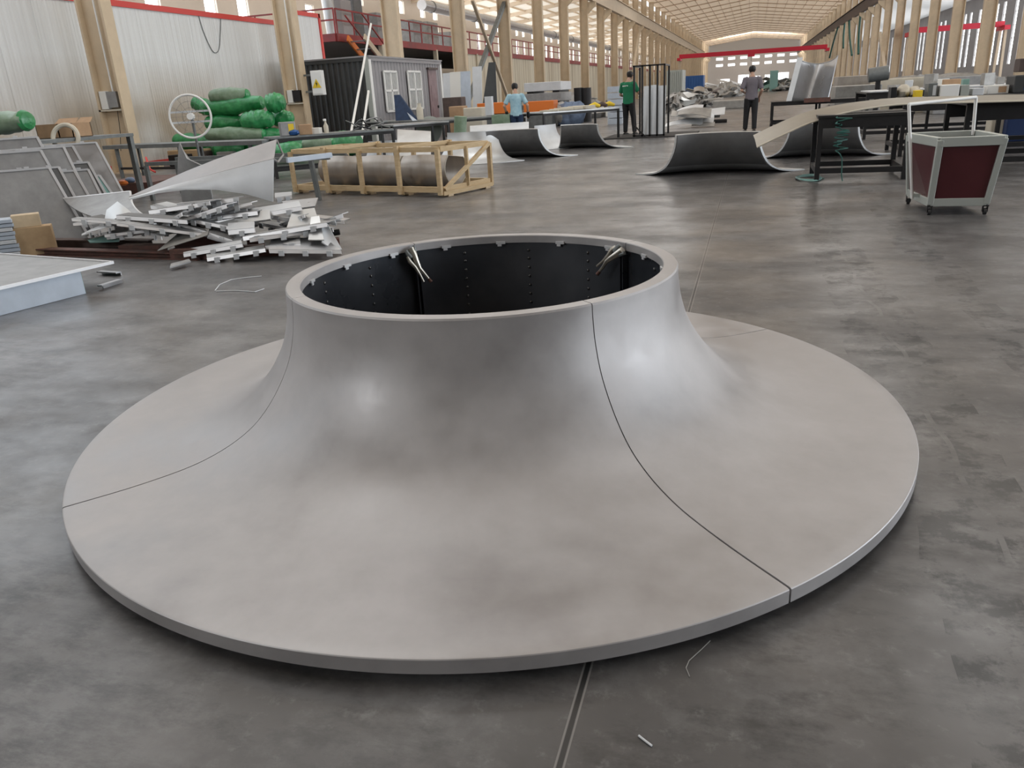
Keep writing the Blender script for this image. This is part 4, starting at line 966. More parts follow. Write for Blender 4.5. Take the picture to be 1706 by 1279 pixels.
# ------------------------------------------------------------------ right: trolley
bF, bR, bL = V((1.69, 8.46, 0)), V((2.17, 8.46, 0)), V((1.63, 9.22, 0)); bB = bR + bL - bF
zc = .70
tF, tR, tL = G(1562, 243, zc), G(1672, 226, zc), G(1519, 229, zc)
ux = (bR - bF).normalized(); uy = V((0, 1, 0))
tF = V((1.70, 8.41, zc)); tR = V((2.235, 8.43, zc)); tL = V((1.57, 9.27, zc)); tB = V((2.2, 9.3, zc))
tro = thing('trolley', 'dark red panelled trolley with light grey frame and tall push handle on castors', 'trolley', (1.93, 8.85, 0))
bot = [p + V((0, 0, .1)) for p in (bF, bR, bB, bL)]; top = [tF, tR, tB, tL]
for a_, c_ in zip(bot, top): b = B(); b.beam(a_, c_, .055, .055, (0, 1, 0)); obj('corner_post', b, 'cart_frame', tro, bevel=.005)
for ring_, h_ in ((bot, .075), (top, .085)):
    for k in range(4):
        b = B(); a_, c_ = ring_[k], ring_[(k + 1) % 4]; s_ = 1 if ring_ is bot else -1
        b.beam(a_ + V((0, 0, s_ * .02)), c_ + V((0, 0, s_ * .02)), .05, h_); obj('frame_rail', b, 'cart_frame', tro, bevel=.005)
for k in range(4):
    k2 = (k + 1) % 4; b = B(); b.sheet([[bot[k], bot[k2]], [top[k], top[k2]]], .008, False); obj('side_panel', b, 'maroon', tro)
b = B(); b.sheet([[bot[0] + V((0, 0, .03)), bot[1] + V((0, 0, .03))], [bot[3] + V((0, 0, .03)), bot[2] + V((0, 0, .03))]], .01, False); obj('bottom_panel', b, 'maroon', tro)
b = B(); i_ = .96
b.sheet([[V((1.77, 8.52, .5)), V((2.15, 8.52, .5))], [V((1.7, 9.18, .5)), V((2.13, 9.18, .5))]], .02, False); obj('tray_insert', b, 'foil_grey', tro)
h0, h1 = V((1.50, 8.62, .14)), V((1.46, 8.62, 1.03)); h2, h3 = V((2.03, 9.3, 1.03)), V((2.03, 9.3, .7))
hb = PY(1625, 170, 9.25); h2 = V((hb.x, 9.25, 1.04)); h3 = V((hb.x + .02, 9.25, .68)); ha = PY(1514, 175, 8.75); h1 = V((ha.x, 8.75, 1.02)); ha = PY(1519, 336, 8.75); h0 = V((ha.x, 8.75, max(.12, ha.z)))
for nm, a_, c_ in (('handle_post', h0, h1), ('handle_bar', h1, h2), ('handle_post', h2, h3)): b = B(); b.tube([a_, c_], .016, 10); obj(nm, b, 'white_paint', tro)
b = B(); b.beam(h0 + V((0, 0, .03)), V((1.65, 8.75, h0.z + .03)), .03, .03); obj('handle_bracket', b, 'cart_frame', tro)
for p in (bF, bR, bB, bL):
    b = B(); b.tube([p + V((-.013, 0, .03)), p + V((.013, 0, .03))], .03, 16); w_ = obj('castor_wheel', b, 'rubber', tro)
    b = B(); b.bb(p.x - .022, p.x - .016, p.y - .02, p.y + .02, .025, .085); b.bb(p.x + .016, p.x + .022, p.y - .02, p.y + .02, .025, .085); b.bb(p.x - .025, p.x + .025, p.y - .025, p.y + .025, .078, .09); obj('castor_fork', b, 'black_steel', w_)

# ------------------------------------------------------------------ right: black tables with the long bent sheet
def rtable(name, lab, x0, x1, y0, y1, z, apron, n=2):
    t = thing(name, lab, 'table', ((x0 + x1) / 2, (y0 + y1) / 2, 0))
    b = B(); b.bb(x0, x1, y0, y1, z - .03, z); obj('table_top', b, 'black_steel', t)
    for k in range(n):
        for y in (y0 + .04, y1 - .04):
            x = lerp(x0 + .04, x1 - .04, k / (n - 1)); b = B(); b.bb(x - .03, x + .03, y - .03, y + .03, 0, z - .03); obj('leg', b, 'black_steel', t)
    for y in (y0 + .04, y1 - .04):
        b = B(); b.bb(x0 + .07, x1 - .07, y - .025, y + .025, z - .03 - apron, z - .03); obj('apron', b, 'black_steel', t)
        b = B(); b.bb(x0 + .07, x1 - .07, y - .025, y + .025, .1, .17); obj('stretcher', b, 'black_steel', t)
    for x in (x0 + .04, x1 - .04): b = B(); b.bb(x - .025, x + .025, y0 + .07, y1 - .07, .1, .17); obj('stretcher', b, 'black_steel', t)
    return t
rtable('steel_work_table', 'black steel work table carrying the long bent sheet left of the trolley', .83, 1.98, 11.45, 12.5, .84, .13)
rtable('steel_work_table', 'black steel work table with deep apron behind the trolley', 2.75, 6.2, 12.3, 13.6, .88, .2, 3)
pts = [(1258, 233, 11.9), (1300, 213, 11.9), (1345, 194, 11.95), (1400, 180, 12.0), (1450, 172, 12.05), (1500, 167, 12.1), (1560, 165, 12.2), (1640, 163, 12.3), (1720, 161, 12.4), (1800, 160, 12.5)]
mid = [PY(*p) for p in pts]
wd = [.26, .26, .24, .2, .17, .16, .16, .16, .16, .16]
cc = crom([(p.x, p.y, p.z, w_) for p, w_ in zip(mid, wd)], 3)
t = thing('bent_sheet', 'long tan bent sheet sloping off the black table onto the hollow segment', 'long sheet', (2.4, 12.1, .5))
b = B(); b.sheet([[V((x + .1 * w_, y - w_ * 1.5, z - .28 * w_)) for x, y, z, w_ in cc], [V((x, y, z)) for x, y, z, w_ in cc], [V((x - .1 * w_, y + w_ * 1.5, z + .14 * w_)) for x, y, z, w_ in cc]], .012); obj('sheet_body', b, 'tan_sheet', t)
b = B(); b.tube([V((x + .1 * w_, y - w_ * 1.5, z - .28 * w_)) for x, y, z, w_ in cc], .012, 6); obj('rolled_edge', b, 'sheet_cream', t)
b = B(); p0 = PY(1404, 200, 11.5)
rnd = random.Random(8); pp = [p0]
for k in range(40): pp.append(V((p0.x + rnd.uniform(-.1, .1), 11.42 + rnd.uniform(-.08, .08), 0.83 - k * .0115)))
pp += [V((p0.x + .02, 11.38, .3)), V((p0.x + .03, 11.36, .1)), V((p0.x + .05, 11.36, .01))]
b.tube(crom([tuple(p) for p in pp], 2), .008, 5); T(obj('cable_bundle', b, 'hose_green'), 'tangled dark green cable hanging under the black table', 'cable')
pp = []
for k in range(26):
    a_ = k * 1.1; q = G(1350, 296); pp.append((q.x + .16 * cos(a_) * (1 + .3 * sin(k)), q.y - .25 + .32 * sin(a_) + .006 * k, .012 + .0006 * k))
b = B(); b.tube(crom(pp, 3), .007, 5); T(obj('cable_coil', b, 'teal'), 'loose coil of teal cable on the floor by the black table legs', 'cable')
# long bench behind with clutter
t0, t1 = PY(1475, 170, 15.2), PY(1760, 166, 15.2)
zt2 = .9
rtable('long_steel_bench', 'long dark bench covered with boxes bags and tools at the right', 2.35, 6.6, 14.7, 16.2, .9, .16, 4)
def item(nm, lab, cat, x0, x1, y0, y1, m, yy, z=None, dp=.3, **k):
    a_ = PY(x0, y1, yy); c_ = PY(x1, y0, yy); zz = a_.z if z is None else z
    return carton(nm, lab, cat, ((a_.x + c_.x) / 2, yy + dp / 2, zz), (abs(c_.x - a_.x), dp, max(.04, c_.z - zz)), m, **k)
item('battery_box', 'small black box at the left end of the cluttered bench', 'box', 1484, 1495, 145, 158, 'black_steel', 15.0, .9)
for k, (x0, x1, y0, y1, lb) in enumerate(((1496, 1516, 141, 158, 'pale crumpled sack next to the small black box'), (1514, 1535, 144, 158, 'second pale sack on the cluttered bench'))):
    a_ = PY((x0 + x1) / 2, y1, 15.1); w_ = abs(PY(x1, y1, 15.1).x - PY(x0, y1, 15.1).x) / 2; hh = PY(x0, y0, 15.1).z - .9; b = B(); b.blob((a_.x, 15.2, .9 + hh / 2), (w_ * 1.1, .2, hh / 2), None, 16, 8, .1, k); T(obj('sack', b, 'sheet_cream'), lb, 'sack')
item('tool_case', 'small yellow tool case between the sack and the grey machine', 'case', 1524, 1538, 150, 158, 'yellow', 14.85, .9, .2)
item('bench_machine', 'grey and dark bench machine on the cluttered bench', 'machine', 1545, 1563, 138, 158, 'grey_steel', 15.0, .9, .3, strip='alu_white')
item('white_case', 'white and grey long case in the middle of the cluttered bench', 'case', 1566, 1600, 140, 157, 'white_paint', 14.95, .9, .35)
item('grey_case', 'dark green grey case right of the white case', 'case', 1600, 1616, 141, 157, 'cont_post', 14.95, .9, .35)
item('parts_tray', 'tray of pale parts on the right of the cluttered bench', 'tray', 1620, 1640, 146, 155, 'alu_white', 15.0, .9, .4)
item('cardboard_roll', 'low brown and white parcel farther right on the bench', 'parcel', 1645, 1682, 141, 151, 'plastic_white', 15.3, .9, .3, strip='card')
item('blue_crate', 'dark blue crate at the right edge of the bench', 'crate', 1688, 1725, 124, 153, 'cont_dark', 15.2, .9, .5, strip='blue')
item('red_bag', 'dark red brown bag on top of the dark blue crate', 'bag', 1696, 1725, 96, 126, 'brown_steel', 15.35, .9 + 29 / 1290 * 15.6 * .9, .3)
t = item('storage_bin', 'dark blue storage bin on the floor beneath the bench at the right edge', 'bin', 1676, 1730, 192, 216, 'blue_dark', 17.0, 0.0, .5)
item('woven_basket', 'pale woven basket under the bench beside the blue bin', 'basket', 1652, 1676, 188, 206, 'sheet_cream', 17.2, 0.0, .4)
item('brown_parcel', 'brown parcel lying on the long back table', 'parcel', 1576, 1602, 131, 139, 'card', 19.4, .95, .4)
rtable('assembly_table', 'long pale topped table behind the cluttered bench', 2.3, 8.6, 19.0, 21.0, .95, .1, 5)
b = B(); b.bb(2.4, 8.4, 19.1, 20.9, .951, .97); T(obj('work_board', b, 'alu_white'), 'pale board covering the long back table', 'board')
rnd = random.Random(21)
for k in range(16):
    x = 3.0 + k * .34; hh = rnd.uniform(.06, .3); carton('bench_item', 'small pale part standing on the long back table', 'part', (x, 19.5 + rnd.uniform(0, 1), .971), (rnd.uniform(.1, .3), rnd.uniform(.1, .3), hh), rnd.choice(['alu_white', 'foil_grey', 'teal', 'plastic_white', 'grey_steel']), rnd.uniform(0, 1), group='small parts on the long back table')
# slabs farther back at the right
for k, (x0, x1, y0, y1, yy, m, lb) in enumerate(((1392, 1470, 140, 153, 27, 'foil_grey', 'long low stack of greyish panels beside the curved piece on the table'), (1460, 1560, 127, 140, 31, 'sheet_cream', 'long pinkish slab stack in front of the right column row'), (1395, 1460, 124, 138, 33, 'bronze_sheet', 'brownish slab stack left of the grey pump'), (1560, 1660, 124, 136, 29, 'alu_dull', 'grey slab stack near the right column feet'))):
    a_ = PY(x0, y1, yy); c_ = PY(x1, y0, yy); b = B(); b.bb(a_.x, c_.x, yy, yy + 1.6, 0, c_.z); T(obj('slab_stack', b, m, bevel=.02), lb, 'slab stack')
q = PY(1463, 134, 26.5); t = thing('pump_unit', 'dark grey pump unit on a stand in front of the right columns', 'pump', (q.x, 26.5, 0))
b = B(); b.tube([(q.x - .28, 26.5, q.z + .15), (q.x + .25, 26.5, q.z + .2)], .2, 16); obj('motor_body', b, 'grey_steel', t)
b = B(); b.bb(q.x - .06, q.x + .06, 26.42, 26.58, 0, q.z + .1); obj('stand_post', b, 'black_steel', t); b = B(); b.bb(q.x - .3, q.x + .3, 26.3, 26.7, 0, .06); obj('stand_base', b, 'black_steel', t)
# table with upright curved piece
a_, c_ = PY(1286, 160, 25.0), PY(1450, 158, 25.0)
rtable('trestle_table', 'dark trestle table carrying the upright curved sheet', a_.x, c_.x, 25.0, 26.3, .72, .08, 3)
b = B(); q0, q1 = PY(1340, 158, 24.95), PY(1384, 158, 24.95); b.bb(q0.x, q1.x, 24.9, 24.98, .66, .78); T(obj('red_bar', b, 'rust_steel'), 'dull red bar along the front of the trestle table', 'bar')
rows = []
for u in range(13):
    f_ = u / 12; xb = lerp(1312, 1380, f_); xt = lerp(1330, 1396, f_); yb_ = 160; yt = 96 + 12 * sin(pi * f_) ** .6 - 3 * f_
    dep = 25.2 + .9 * sin(pi * f_)
    rows.append([PY(lerp(xb, xt, v / 5), lerp(yb_, yt, v / 5), dep + .25 * v / 5) for v in range(6)])
for r in rows:
    dz = .722 - r[0].z
    for v in range(6): r[v] = r[v] + V((0, 0, dz * (1 - v / 5)))
t = thing('upright_curved_sheet', 'shiny curved sheet standing upright on the trestle table', 'curved sheet', (rows[6][0].x, 25.6, .722))
b = B(); b.sheet(rows, .02); obj('sheet_face', b, 'alu_mill', t)
b = B(); b.tube([r[-1] for r in rows], .02, 6); obj('top_edge', b, 'alu_dull', t)
b = B(); b.sheet([[p + V((-.03, -.01, 0)) for p in rows[0]], [p + V((.12, -.03, 0)) for p in rows[0]]], .02); obj('side_flange', b, 'alu_white', t)

# ------------------------------------------------------------------ black rack with white sheets
t = thing('sheet_rack', 'black upright bar rack standing on a dark base beside the person in green', 'rack', (-2.7, 23.3, 0))
b = B(); b.bb(-4.05, -1.5, 22.75, 24.9, 0, .03); obj('base_mat', b, 'dark_mat', t)
zt3 = 1.9
for x in (1056.5, 1070, 1082.5, 1095, 1106.5):
    q = PY(x, 170, 22.95); b = B(); b.bb(q.x - .025, q.x + .025, 22.93, 22.98, .03, zt3); obj('upright_bar', b, 'black_steel', t)
q0, q1 = PY(1056, 110, 22.95), PY(1107, 110, 22.95)
for z in (zt3 - .02, .06): b = B(); b.bb(q0.x - .03, q1.x + .03, 22.93, 22.98, z - .02, z + .02); obj('cross_rail', b, 'black_steel', t)
for x in (q0.x, q1.x):
    b = B(); b.bb(x - .025, x + .025, 24.2, 24.25, .03, zt3); obj('rear_upright', b, 'black_steel', t); b = B(); b.bb(x - .02, x + .02, 22.95, 24.22, zt3 - .04, zt3); obj('top_rail', b, 'black_steel', t)
b = B(); b.beam(V((q0.x, 22.95, .35)), V((q0.x + .35, 22.8, .03)), .03, .03); obj('foot_brace', b, 'black_steel', t)
for k, (x0, x1, yt) in enumerate(((1071, 1082, 143), (1082, 1094, 141), (1094, 1107, 142))):
    a_, c_ = PY(x0, 220, 23.3 + .12 * k), PY(x1 + 2, yt, 23.3 + .12 * k); b = B(); b.prism([(a_.x, 23.2 + .12 * k, .03), (c_.x, 23.2 + .12 * k, .03), (c_.x, 23.45 + .12 * k, c_.z), (a_.x, 23.45 + .12 * k, c_.z)], (0, .03, 0))
    T(obj('white_sheet', b, 'alu_white'), ['first tall white sheet standing in the black rack nearest the person', 'middle tall white sheet standing in the black rack', 'tall white sheet at the far end of the black rack'][k], 'sheet')

# ------------------------------------------------------------------ people, each one continuous body with clothing and hair
def ell(b, pts, seg=16, ref=(1, 0, 0)):
    P_ = [V(p[0]) for p in pts]; n = len(P_); vs = []
    for i in range(n):
        d = (P_[min(i + 1, n - 1)] - P_[max(i - 1, 0)]).normalized(); x = V(ref); x = (x - d * x.dot(d)); x = x.normalized() if x.length > .05 else d.orthogonal().normalized(); y = d.cross(x)
        rx, ry = pts[i][1], pts[i][2]
        for k in range(seg): a_ = 2 * pi * k / seg; vs.append(P_[i] + x * cos(a_) * rx + y * sin(a_) * ry)
    fs = [(i * seg + k, i * seg + (k + 1) % seg, (i + 1) * seg + (k + 1) % seg, (i + 1) * seg + k) for i in range(n - 1) for k in range(seg)]
    b.add(vs, fs, True); n0 = len(b.v) - len(vs)
    b.f.append([n0 + k for k in range(seg)][::-1]); b.sm.append(True); b.f.append([n0 + (n - 1) * seg + k for k in range(seg)]); b.sm.append(True)


def fuse(o, vox):
    r = o.modifiers.new('remesh', 'REMESH'); r.mode = 'VOXEL'; r.voxel_size = vox; r.use_smooth_shade = True
    s = o.modifiers.new('smooth', 'SMOOTH'); s.factor = .5; s.iterations = 3
    dg = bpy.context.evaluated_depsgraph_get(); me = bpy.data.meshes.new_from_object(o.evaluated_get(dg)); mt = o.data.materials[0]
    o.modifiers.clear(); o.data = me
    if not me.materials: me.materials.append(mt)
    me.polygons.foreach_set('use_smooth', [True] * len(me.polygons))


def person(label, base, face, h, shirt, trous, arms, feet, shoe='shoe', lean=0.0, head=(0, 0), glove=None, sleeve=.55):
    """local frame: x right, y forward, z up, for a 1.75 m figure"""
    t = thing('person', label, 'person', base); s = h / 1.75; rz = Matrix.Rotation(radians(face), 3, 'Z'); org = V(base)
    def W(p):
        p = V(p); z = p.z
        if z > .9: p = V((p.x, p.y + lean * (z - .9), z))
        return org + rz @ (p * s)
    E = lambda pts: [(W(p), rx * s, ry * s) for p, rx, ry in pts]
    rx_ = rz @ V((1, 0, 0)); body = B(); hx, hy = head
    ell(body, E([((0, 0, .84), .10, .09), ((0, 0, .93), .155, .11), ((0, .0, 1.05), .14, .1), ((0, .01, 1.2), .15, .105), ((0, .01, 1.33), .175, .11), ((0, 0, 1.42), .15, .085), ((0, 0, 1.47), .07, .06), ((hx * .3, .01 + hy * .3, 1.53), .052, .055), ((hx * .6, .02 + hy * .6, 1.58), .055, .06)]), 20, rx_)
    hc = V((hx, .03 + hy, 1.638)); q_ = 1.12
    ell(body, E([(hc + V((0, .03, -.105)), .034, .038), (hc + V((0, .025, -.085)), .057, .066), (hc + V((0, .01, -.04)), .078, .092), (hc + V((0, 0, .01)), .085, .102), (hc + V((0, -.005, .06)), .075, .092), (hc + V((0, -.01, .09)), .04, .055), (hc + V((0, -.01, .1)), .012, .02)]), 18, rx_)
    body.tube([W(hc + V((0, .094, .015))), W(hc + V((0, .12, -.018))), W(hc + V((0, .097, -.03)))], [.008 * s, .014 * s, .01 * s], 8)      # nose
    body.tube([W(hc + V((-.022, .094, -.058))), W(hc + V((0, .101, -.056))), W(hc + V((.022, .094, -.058)))], .006 * s, 6)               # lips
    for sg in (-1, 1):
        body.tube([W(hc + V((sg * .082, -.005, .02))), W(hc + V((sg * .097, -.012, .0))), W(hc + V((sg * .084, -.002, -.03)))], [.01 * s, .014 * s, .008 * s], 8)   # ear
        sh = V((sg * .185, 0, 1.4)); el, wr, fd = [V(q) for q in arms[sg]]
        ell(body, E([((sg * .12, 0, 1.41), .06, .06), (sh, .062, .062), (sh.lerp(el, .35), .05, .052), (sh.lerp(el, .8), .042, .044), (el, .042, .042), (el.lerp(wr, .3), .041, .041), (el.lerp(wr, .75), .032, .032), (wr, .026, .03), (wr.lerp(wr + fd.normalized() * .1, .3), .03, .022)]), 14, rx_)
        f = fd.normalized(); lat = f.cross(V((0, 0, 1))); lat = lat.normalized() if lat.length > .1 else V((1, 0, 0)); nn = lat.cross(f) * -1
        ell(body, E([(wr, .027, .018), (wr + f * .04, .036, .017), (wr + f * .085, .04, .015), (wr + f * .1, .034, .013)]), 12, rz @ lat)
        for q, (o_, L_) in enumerate(((-.03, .066), (-.01, .077), (.01, .072), (.028, .056))):
            p0 = wr + f * .09 + lat * o_; body.tube([W(p0), W(p0 + f * L_ * .45 + nn * .008), W(p0 + f * L_ * .8 + nn * .024), W(p0 + f * L_ * .92 + nn * .042)], [.0095 * s, .009 * s, .008 * s, .007 * s], 8)
        p0 = wr + f * .03 - lat * sg * .028; body.tube([W(p0), W(p0 + f * .03 - lat * sg * .025 + nn * .01), W(p0 + f * .06 - lat * sg * .03 + nn * .02)], [.012 * s, .011 * s, .008 * s], 8)
        an = V(feet[sg]); hp = V((sg * .09, 0, .9)); kn = hp.lerp(an, .5) + V((sg * .005, .03, 0))
        ell(body, E([(hp, .095, .1), (hp.lerp(kn, .4), .082, .085), (kn, .058, .062), (kn.lerp(an, .3), .055, .06), (kn.lerp(an, .8), .04, .042), (an, .038, .042), (an + V((0, .02, -.04)), .04, .06)]), 16, rx_)
        ell(body, E([(an + V((0, -.05, -.06)), .03, .025), (an + V((0, .02, -.055)), .042, .03), (an + V((0, .11, -.06)), .044, .024), (an + V((0, .16, -.065)), .03, .016)]), 12, rx_)
    bo = obj('body', body, 'skin', t); fuse(bo, .0085)
    c = B()
    ell(c, E([((0, 0, .86), .178, .128), ((0, 0, .95), .172, .122), ((0, .0, 1.05), .162, .118), ((0, .01, 1.2), .17, .124), ((0, .01, 1.33), .195, .128), ((0, 0, 1.42), .168, .1), ((0, 0, 1.465), .085, .072)]), 20, rx_)
    for sg in (-1, 1):
        sh = V((sg * .185, 0, 1.4)); el, wr, fd = [V(q) for q in arms[sg]]
        pts = [((sg * .12, 0, 1.41), .07, .07), (sh, .077, .077), (sh.lerp(el, .4), .068, .068)]
        if sleeve >= 1: pts += [(el, .058, .058), (el.lerp(wr, .5), .05, .05), (el.lerp(wr, .9), .043, .043)]
        else: pts += [(sh.lerp(el, sleeve + .25), .067, .067)]
        ell(c, E(pts), 14, rx_)
    so = obj('shirt', c, shirt, t); fuse(so, .012)
    c = B(); ell(c, E([((0, 0, .82), .12, .11), ((0, 0, .9), .168, .122), ((0, 0, .98), .155, .114)]), 18, rx_)
    for sg in (-1, 1):
        an = V(feet[sg]); hp = V((sg * .09, 0, .9)); kn = hp.lerp(an, .5) + V((sg * .005, .03, 0))
        ell(c, E([(hp, .105, .112), (hp.lerp(kn, .4), .096, .1), (kn, .078, .082), (kn.lerp(an, .4), .072, .076), (an + V((0, .005, 0)), .064, .07)]), 16, rx_)
    fuse(obj('trousers', c, trous, t), .012)
    for sg in (-1, 1):
        an = V(feet[sg]); c = B()
        ell(c, E([(an + V((0, -.075, -.055)), .03, .03), (an + V((0, -.05, -.05)), .046, .045), (an + V((0, .03, -.045)), .052, .05), (an + V((0, .12, -.055)), .053, .037), (an + V((0, .18, -.065)), .04, .026), (an + V((0, .2, -.07)), .015, .015)]), 14, rx_); obj('shoe', c, shoe, t)
        if glove:
            el, wr, fd = [V(q) for q in arms[sg]]; f = fd.normalized(); c = B(); c.tube([W(wr - f * .05), W(wr + f * .03), W(wr + f * .1), W(wr + f * .17)], [.04 * s, .046 * s, .05 * s, .03 * s], 12); obj('work_glove', c, glove, t)
    c = B()
    ell(c, E([(hc + V((0, -.055, -.06)), .057, .034), (hc + V((0, -.042, -.02)), .082, .068), (hc + V((0, -.028, .03)), .093, .09), (hc + V((0, -.02, .07)), .087, .096), (hc + V((0, -.012, .1)), .06, .07), (hc + V((0, -.01, .115)), .015, .02)]), 18, rx_)
    obj('hair', c, 'hair', t)
    return t
g0 = G(1249, 220)
person('person in grey shirt and black trousers walking away with bent arms', g0, 2, 1.72, 'shirt_grey', 'trouser_black',
       {-1: ((-.27, -.06, 1.12), (-.2, .2, 1.06), (.3, 1, 0)), 1: ((.27, -.04, 1.1), (.21, .14, .92), (0, .6, -.7))}, {-1: (-.13, .06, .085), 1: (.11, -.05, .085)}, head=(-.01, .03), sleeve=.62)
g0 = G(1047, 225)
pg = person('person in green t-shirt and black trousers reaching into the black rack', g0, -18, 1.8, 'shirt_green', 'trouser_black',
       {-1: ((-.26, .02, 1.12), (-.16, .25, 1.05), (.4, 1, 0)), 1: ((.3, .08, 1.14), (.36, .33, 1.2), (.2, 1, .1))}, {-1: (-.11, .02, .085), 1: (.14, .12, .085)}, head=(.03, .04), sleeve=.55)
fw = Matrix.Rotation(radians(-18), 3, 'Z')
for k in range(7):
    b = B(); p_ = g0 + fw @ V((-.125 + k * .026, -.112 - .0, 1.395)); b.box(p_, (.017, .004, .026 if k % 2 else .034), fw); obj('back_lettering', b, 'white_paint', pg)
g0 = G(863, 246)
person('person in light blue shirt and jeans with dark gloves working between the tables', g0, 10, 1.62, 'shirt_blue', 'jeans',
       {-1: ((-.33, -.02, 1.15), (-.3, .16, .98), (0, 1, -.3)), 1: ((.33, -.05, 1.14), (.33, .08, .93), (0, .5, -.8))}, {-1: (-.1, 0, .085), 1: (.1, .02, .085)}, head=(-.02, .06), lean=.05, glove='trouser_black')

# ------------------------------------------------------------------ middle distance, left of the rack
table('trestle_work_table', 'light topped steel table with black legs behind the dark ribbed segment', G(905, 187, .85), G(1032, 178, .85), 1.2, .85, 'black_steel', 'alu_light', lower=False)
a_, c_ = G(905, 187, .85), G(1032, 178, .85)
q = lambda f_, d_=.5: lerp(a_, c_, f_) + V((-.1, d_, 0))
for k in range(5):
    p_ = q(.1 + .1 * k, .4); carton('foam_sheet', 'pale flat sheet spread on the light topped table', 'sheet', p_ + V((0, 0, .004 * k)), (.5, .6, .04 + .01 * k), 'sheet_cream', .3 * k, group='pale flat sheets on the table')
for k, (f_, m, lb) in enumerate(((.66, 'yellow', 'yellow tool at the middle of the light topped table'), (.86, 'yellow', 'yellow tool at the right end of the light topped table'), (.76, 'brown_steel', 'dark tool lying between the yellow tools'))):
    p_ = q(f_, .5); b = B(); b.tube([p_ + V((-.14, 0, .05)), p_ + V((.02, 0, .1)), p_ + V((.16, .05, .05))], [.05, .07, .04], 10); T(obj('power_tool', b, m), lb, 'tool')
for k in range(3):
    p_ = G(948 + 24 * k, 200); carton('white_case', ['white case under the left of the light topped table', 'white case under the middle of the light topped table', 'white case under the right of the light topped table'][k], 'case', (p_.x, p_.y + 4.0, 0), (.6, .5, .5), 'plastic_white', .1)
# orange barrier and stacks
for k, (x0, x1, y0, y1, yy, lb) in enumerate(((795, 842, 170, 182, 31, 'orange panel lying left of the person in light blue'), (872, 922, 167, 176, 33, 'orange panel lying right of the person in light blue'))):
    p0, p1 = PY(x0, y1, yy), PY(x1, y0, yy); zo = max(.3, p1.z - .42); b = B(); b.bb(p0.x, p1.x, yy, yy + .8, zo, p1.z); T(obj('orange_barrier', b, 'orange', bevel=.02), lb, 'panel')
    b = B(); b.bb(p0.x + .1, p1.x - .1, yy + .1, yy + .7, 0, zo); T(obj('dark_plinth', b, 'grey_steel'), 'dark plinth under the ' + lb.split(' lying')[0] + lb[lb.index(' lying') + 6:], 'plinth')
p0, p1 = PY(874, 168, 36), PY(934, 134, 36); hz = p1.z / 4
for k in range(4):
    b = B(); b.bb(p0.x, p1.x, 36, 38.2, .06 + k * hz, (k + 1) * hz - .02); T(obj('panel_pack', b, 'alu_white' if k != 2 else 'alu_dull', bevel=.02), '%s panel pack of the stack behind the person in light blue' % ['lowest white', 'second lowest white', 'third lowest greyish', 'topmost white'][k], 'panel pack')
    for x in (.15, .85): b = B(); b.bb(lerp(p0.x, p1.x, x) - .15, lerp(p0.x, p1.x, x) + .15, 36.1, 38.1, k * hz - .02, .06 + k * hz); T(obj('spacer_batten', b, 'black_steel'), 'dark batten between the white panel packs', 'batten', 'battens in the panel stack')
for k, (x, y, m, lb) in enumerate(((945, 160, 'blue_mid', 'blue crumpled film heap beside the panel stack'), (958, 163, 'blue_mid', 'second blue film heap nearer the black cylinders'), (928, 166, 'foil_grey', 'grey film heap in front of the blue ones'))):
    p_ = PY(x, y, 34); b = B(); b.blob((p_.x, 34, .45), (.5, .4, .48), None, 14, 8, .22, k); T(obj('film_heap', b, m), lb, 'film heap')
for k, x in enumerate((964, 977)):
    p_ = PY(x, 150, 37); b = B(); b.lathe([(0, 0), (.22, 0), (.22, .6), (.12, .65), (.22, .7), (.22, p_.z + .1), (0, p_.z + .1)], (p_.x, 37, 0), seg=18); T(obj('cable_drum', b, 'black_steel'), ['black cylinder stack left of the pair near the blue heaps', 'black cylinder stack right of the pair near the blue heaps'][k], 'cylinder')
p0, p1 = PY(1012, 168, 33), PY(1036, 142, 33)
for k in range(6): b = B(); hh = p1.z / 6; b.bb(p0.x, p1.x, 33, 34.3, k * hh, (k + .9) * hh); T(obj('grey_sheet_pack', b, 'alu_bluish'), 'pale grey sheet in the stack behind the person in green', 'sheet', 'sheet stack behind the person in green')
# white panels and dark sheet right of the container
for k, (x0, x1, y0, m) in enumerate(((736, 747, 121, 'alu_white'), (748, 762, 119, 'plastic_white'), (763, 778, 118, 'alu_bluish'), (786, 797, 110, 'alu_white'))):
    p0, p1 = PY(x0, 168, 36.5), PY(x1, y0, 36.5); b = B(); b.prism([(p0.x, 36.5, 0), (p1.x, 36.5, 0), (p1.x, 36.9, p1.z), (p0.x, 36.9, p1.z)], (0, .08, 0))
    T(obj('white_board', b, m), ['tall white panel standing nearest the container office', 'tall white panel second from the container office', 'tall bluish white panel third from the container office', 'narrow white panel standing beside the braced column'][k], 'panel')
p0, p1 = PY(797, 172, 40), PY(820, 103, 40); b = B(); b.prism([(p0.x, 40, 0), (p1.x + .1, 40, 0), (p1.x, 40.5, p1.z), (p1.x - .35, 40.5, p1.z)], (0, .06, 0)); T(obj('dark_sheet', b, 'cont_dark'), 'tall dark purple brown sheet leaning behind the cross braces', 'sheet')
for k, (x0, x1, y0, y1, yy, m, lb) in enumerate(((741, 772, 161, 172, 29, 'brown_steel', 'brown bench drawer unit right of the container door'), (752, 775, 176, 187, 27, 'card', 'brown carton on the dark machine bench'), (776, 806, 178, 190, 26, 'sheet_cream', 'cream sack on the dark machine bench'))):
    p0, p1 = PY(x0, y1, yy), PY(x1, y0, yy); carton('workshop_box', lb, 'box', ((p0.x + p1.x) / 2, yy, 0), (p1.x - p0.x, .5, p1.z), m)
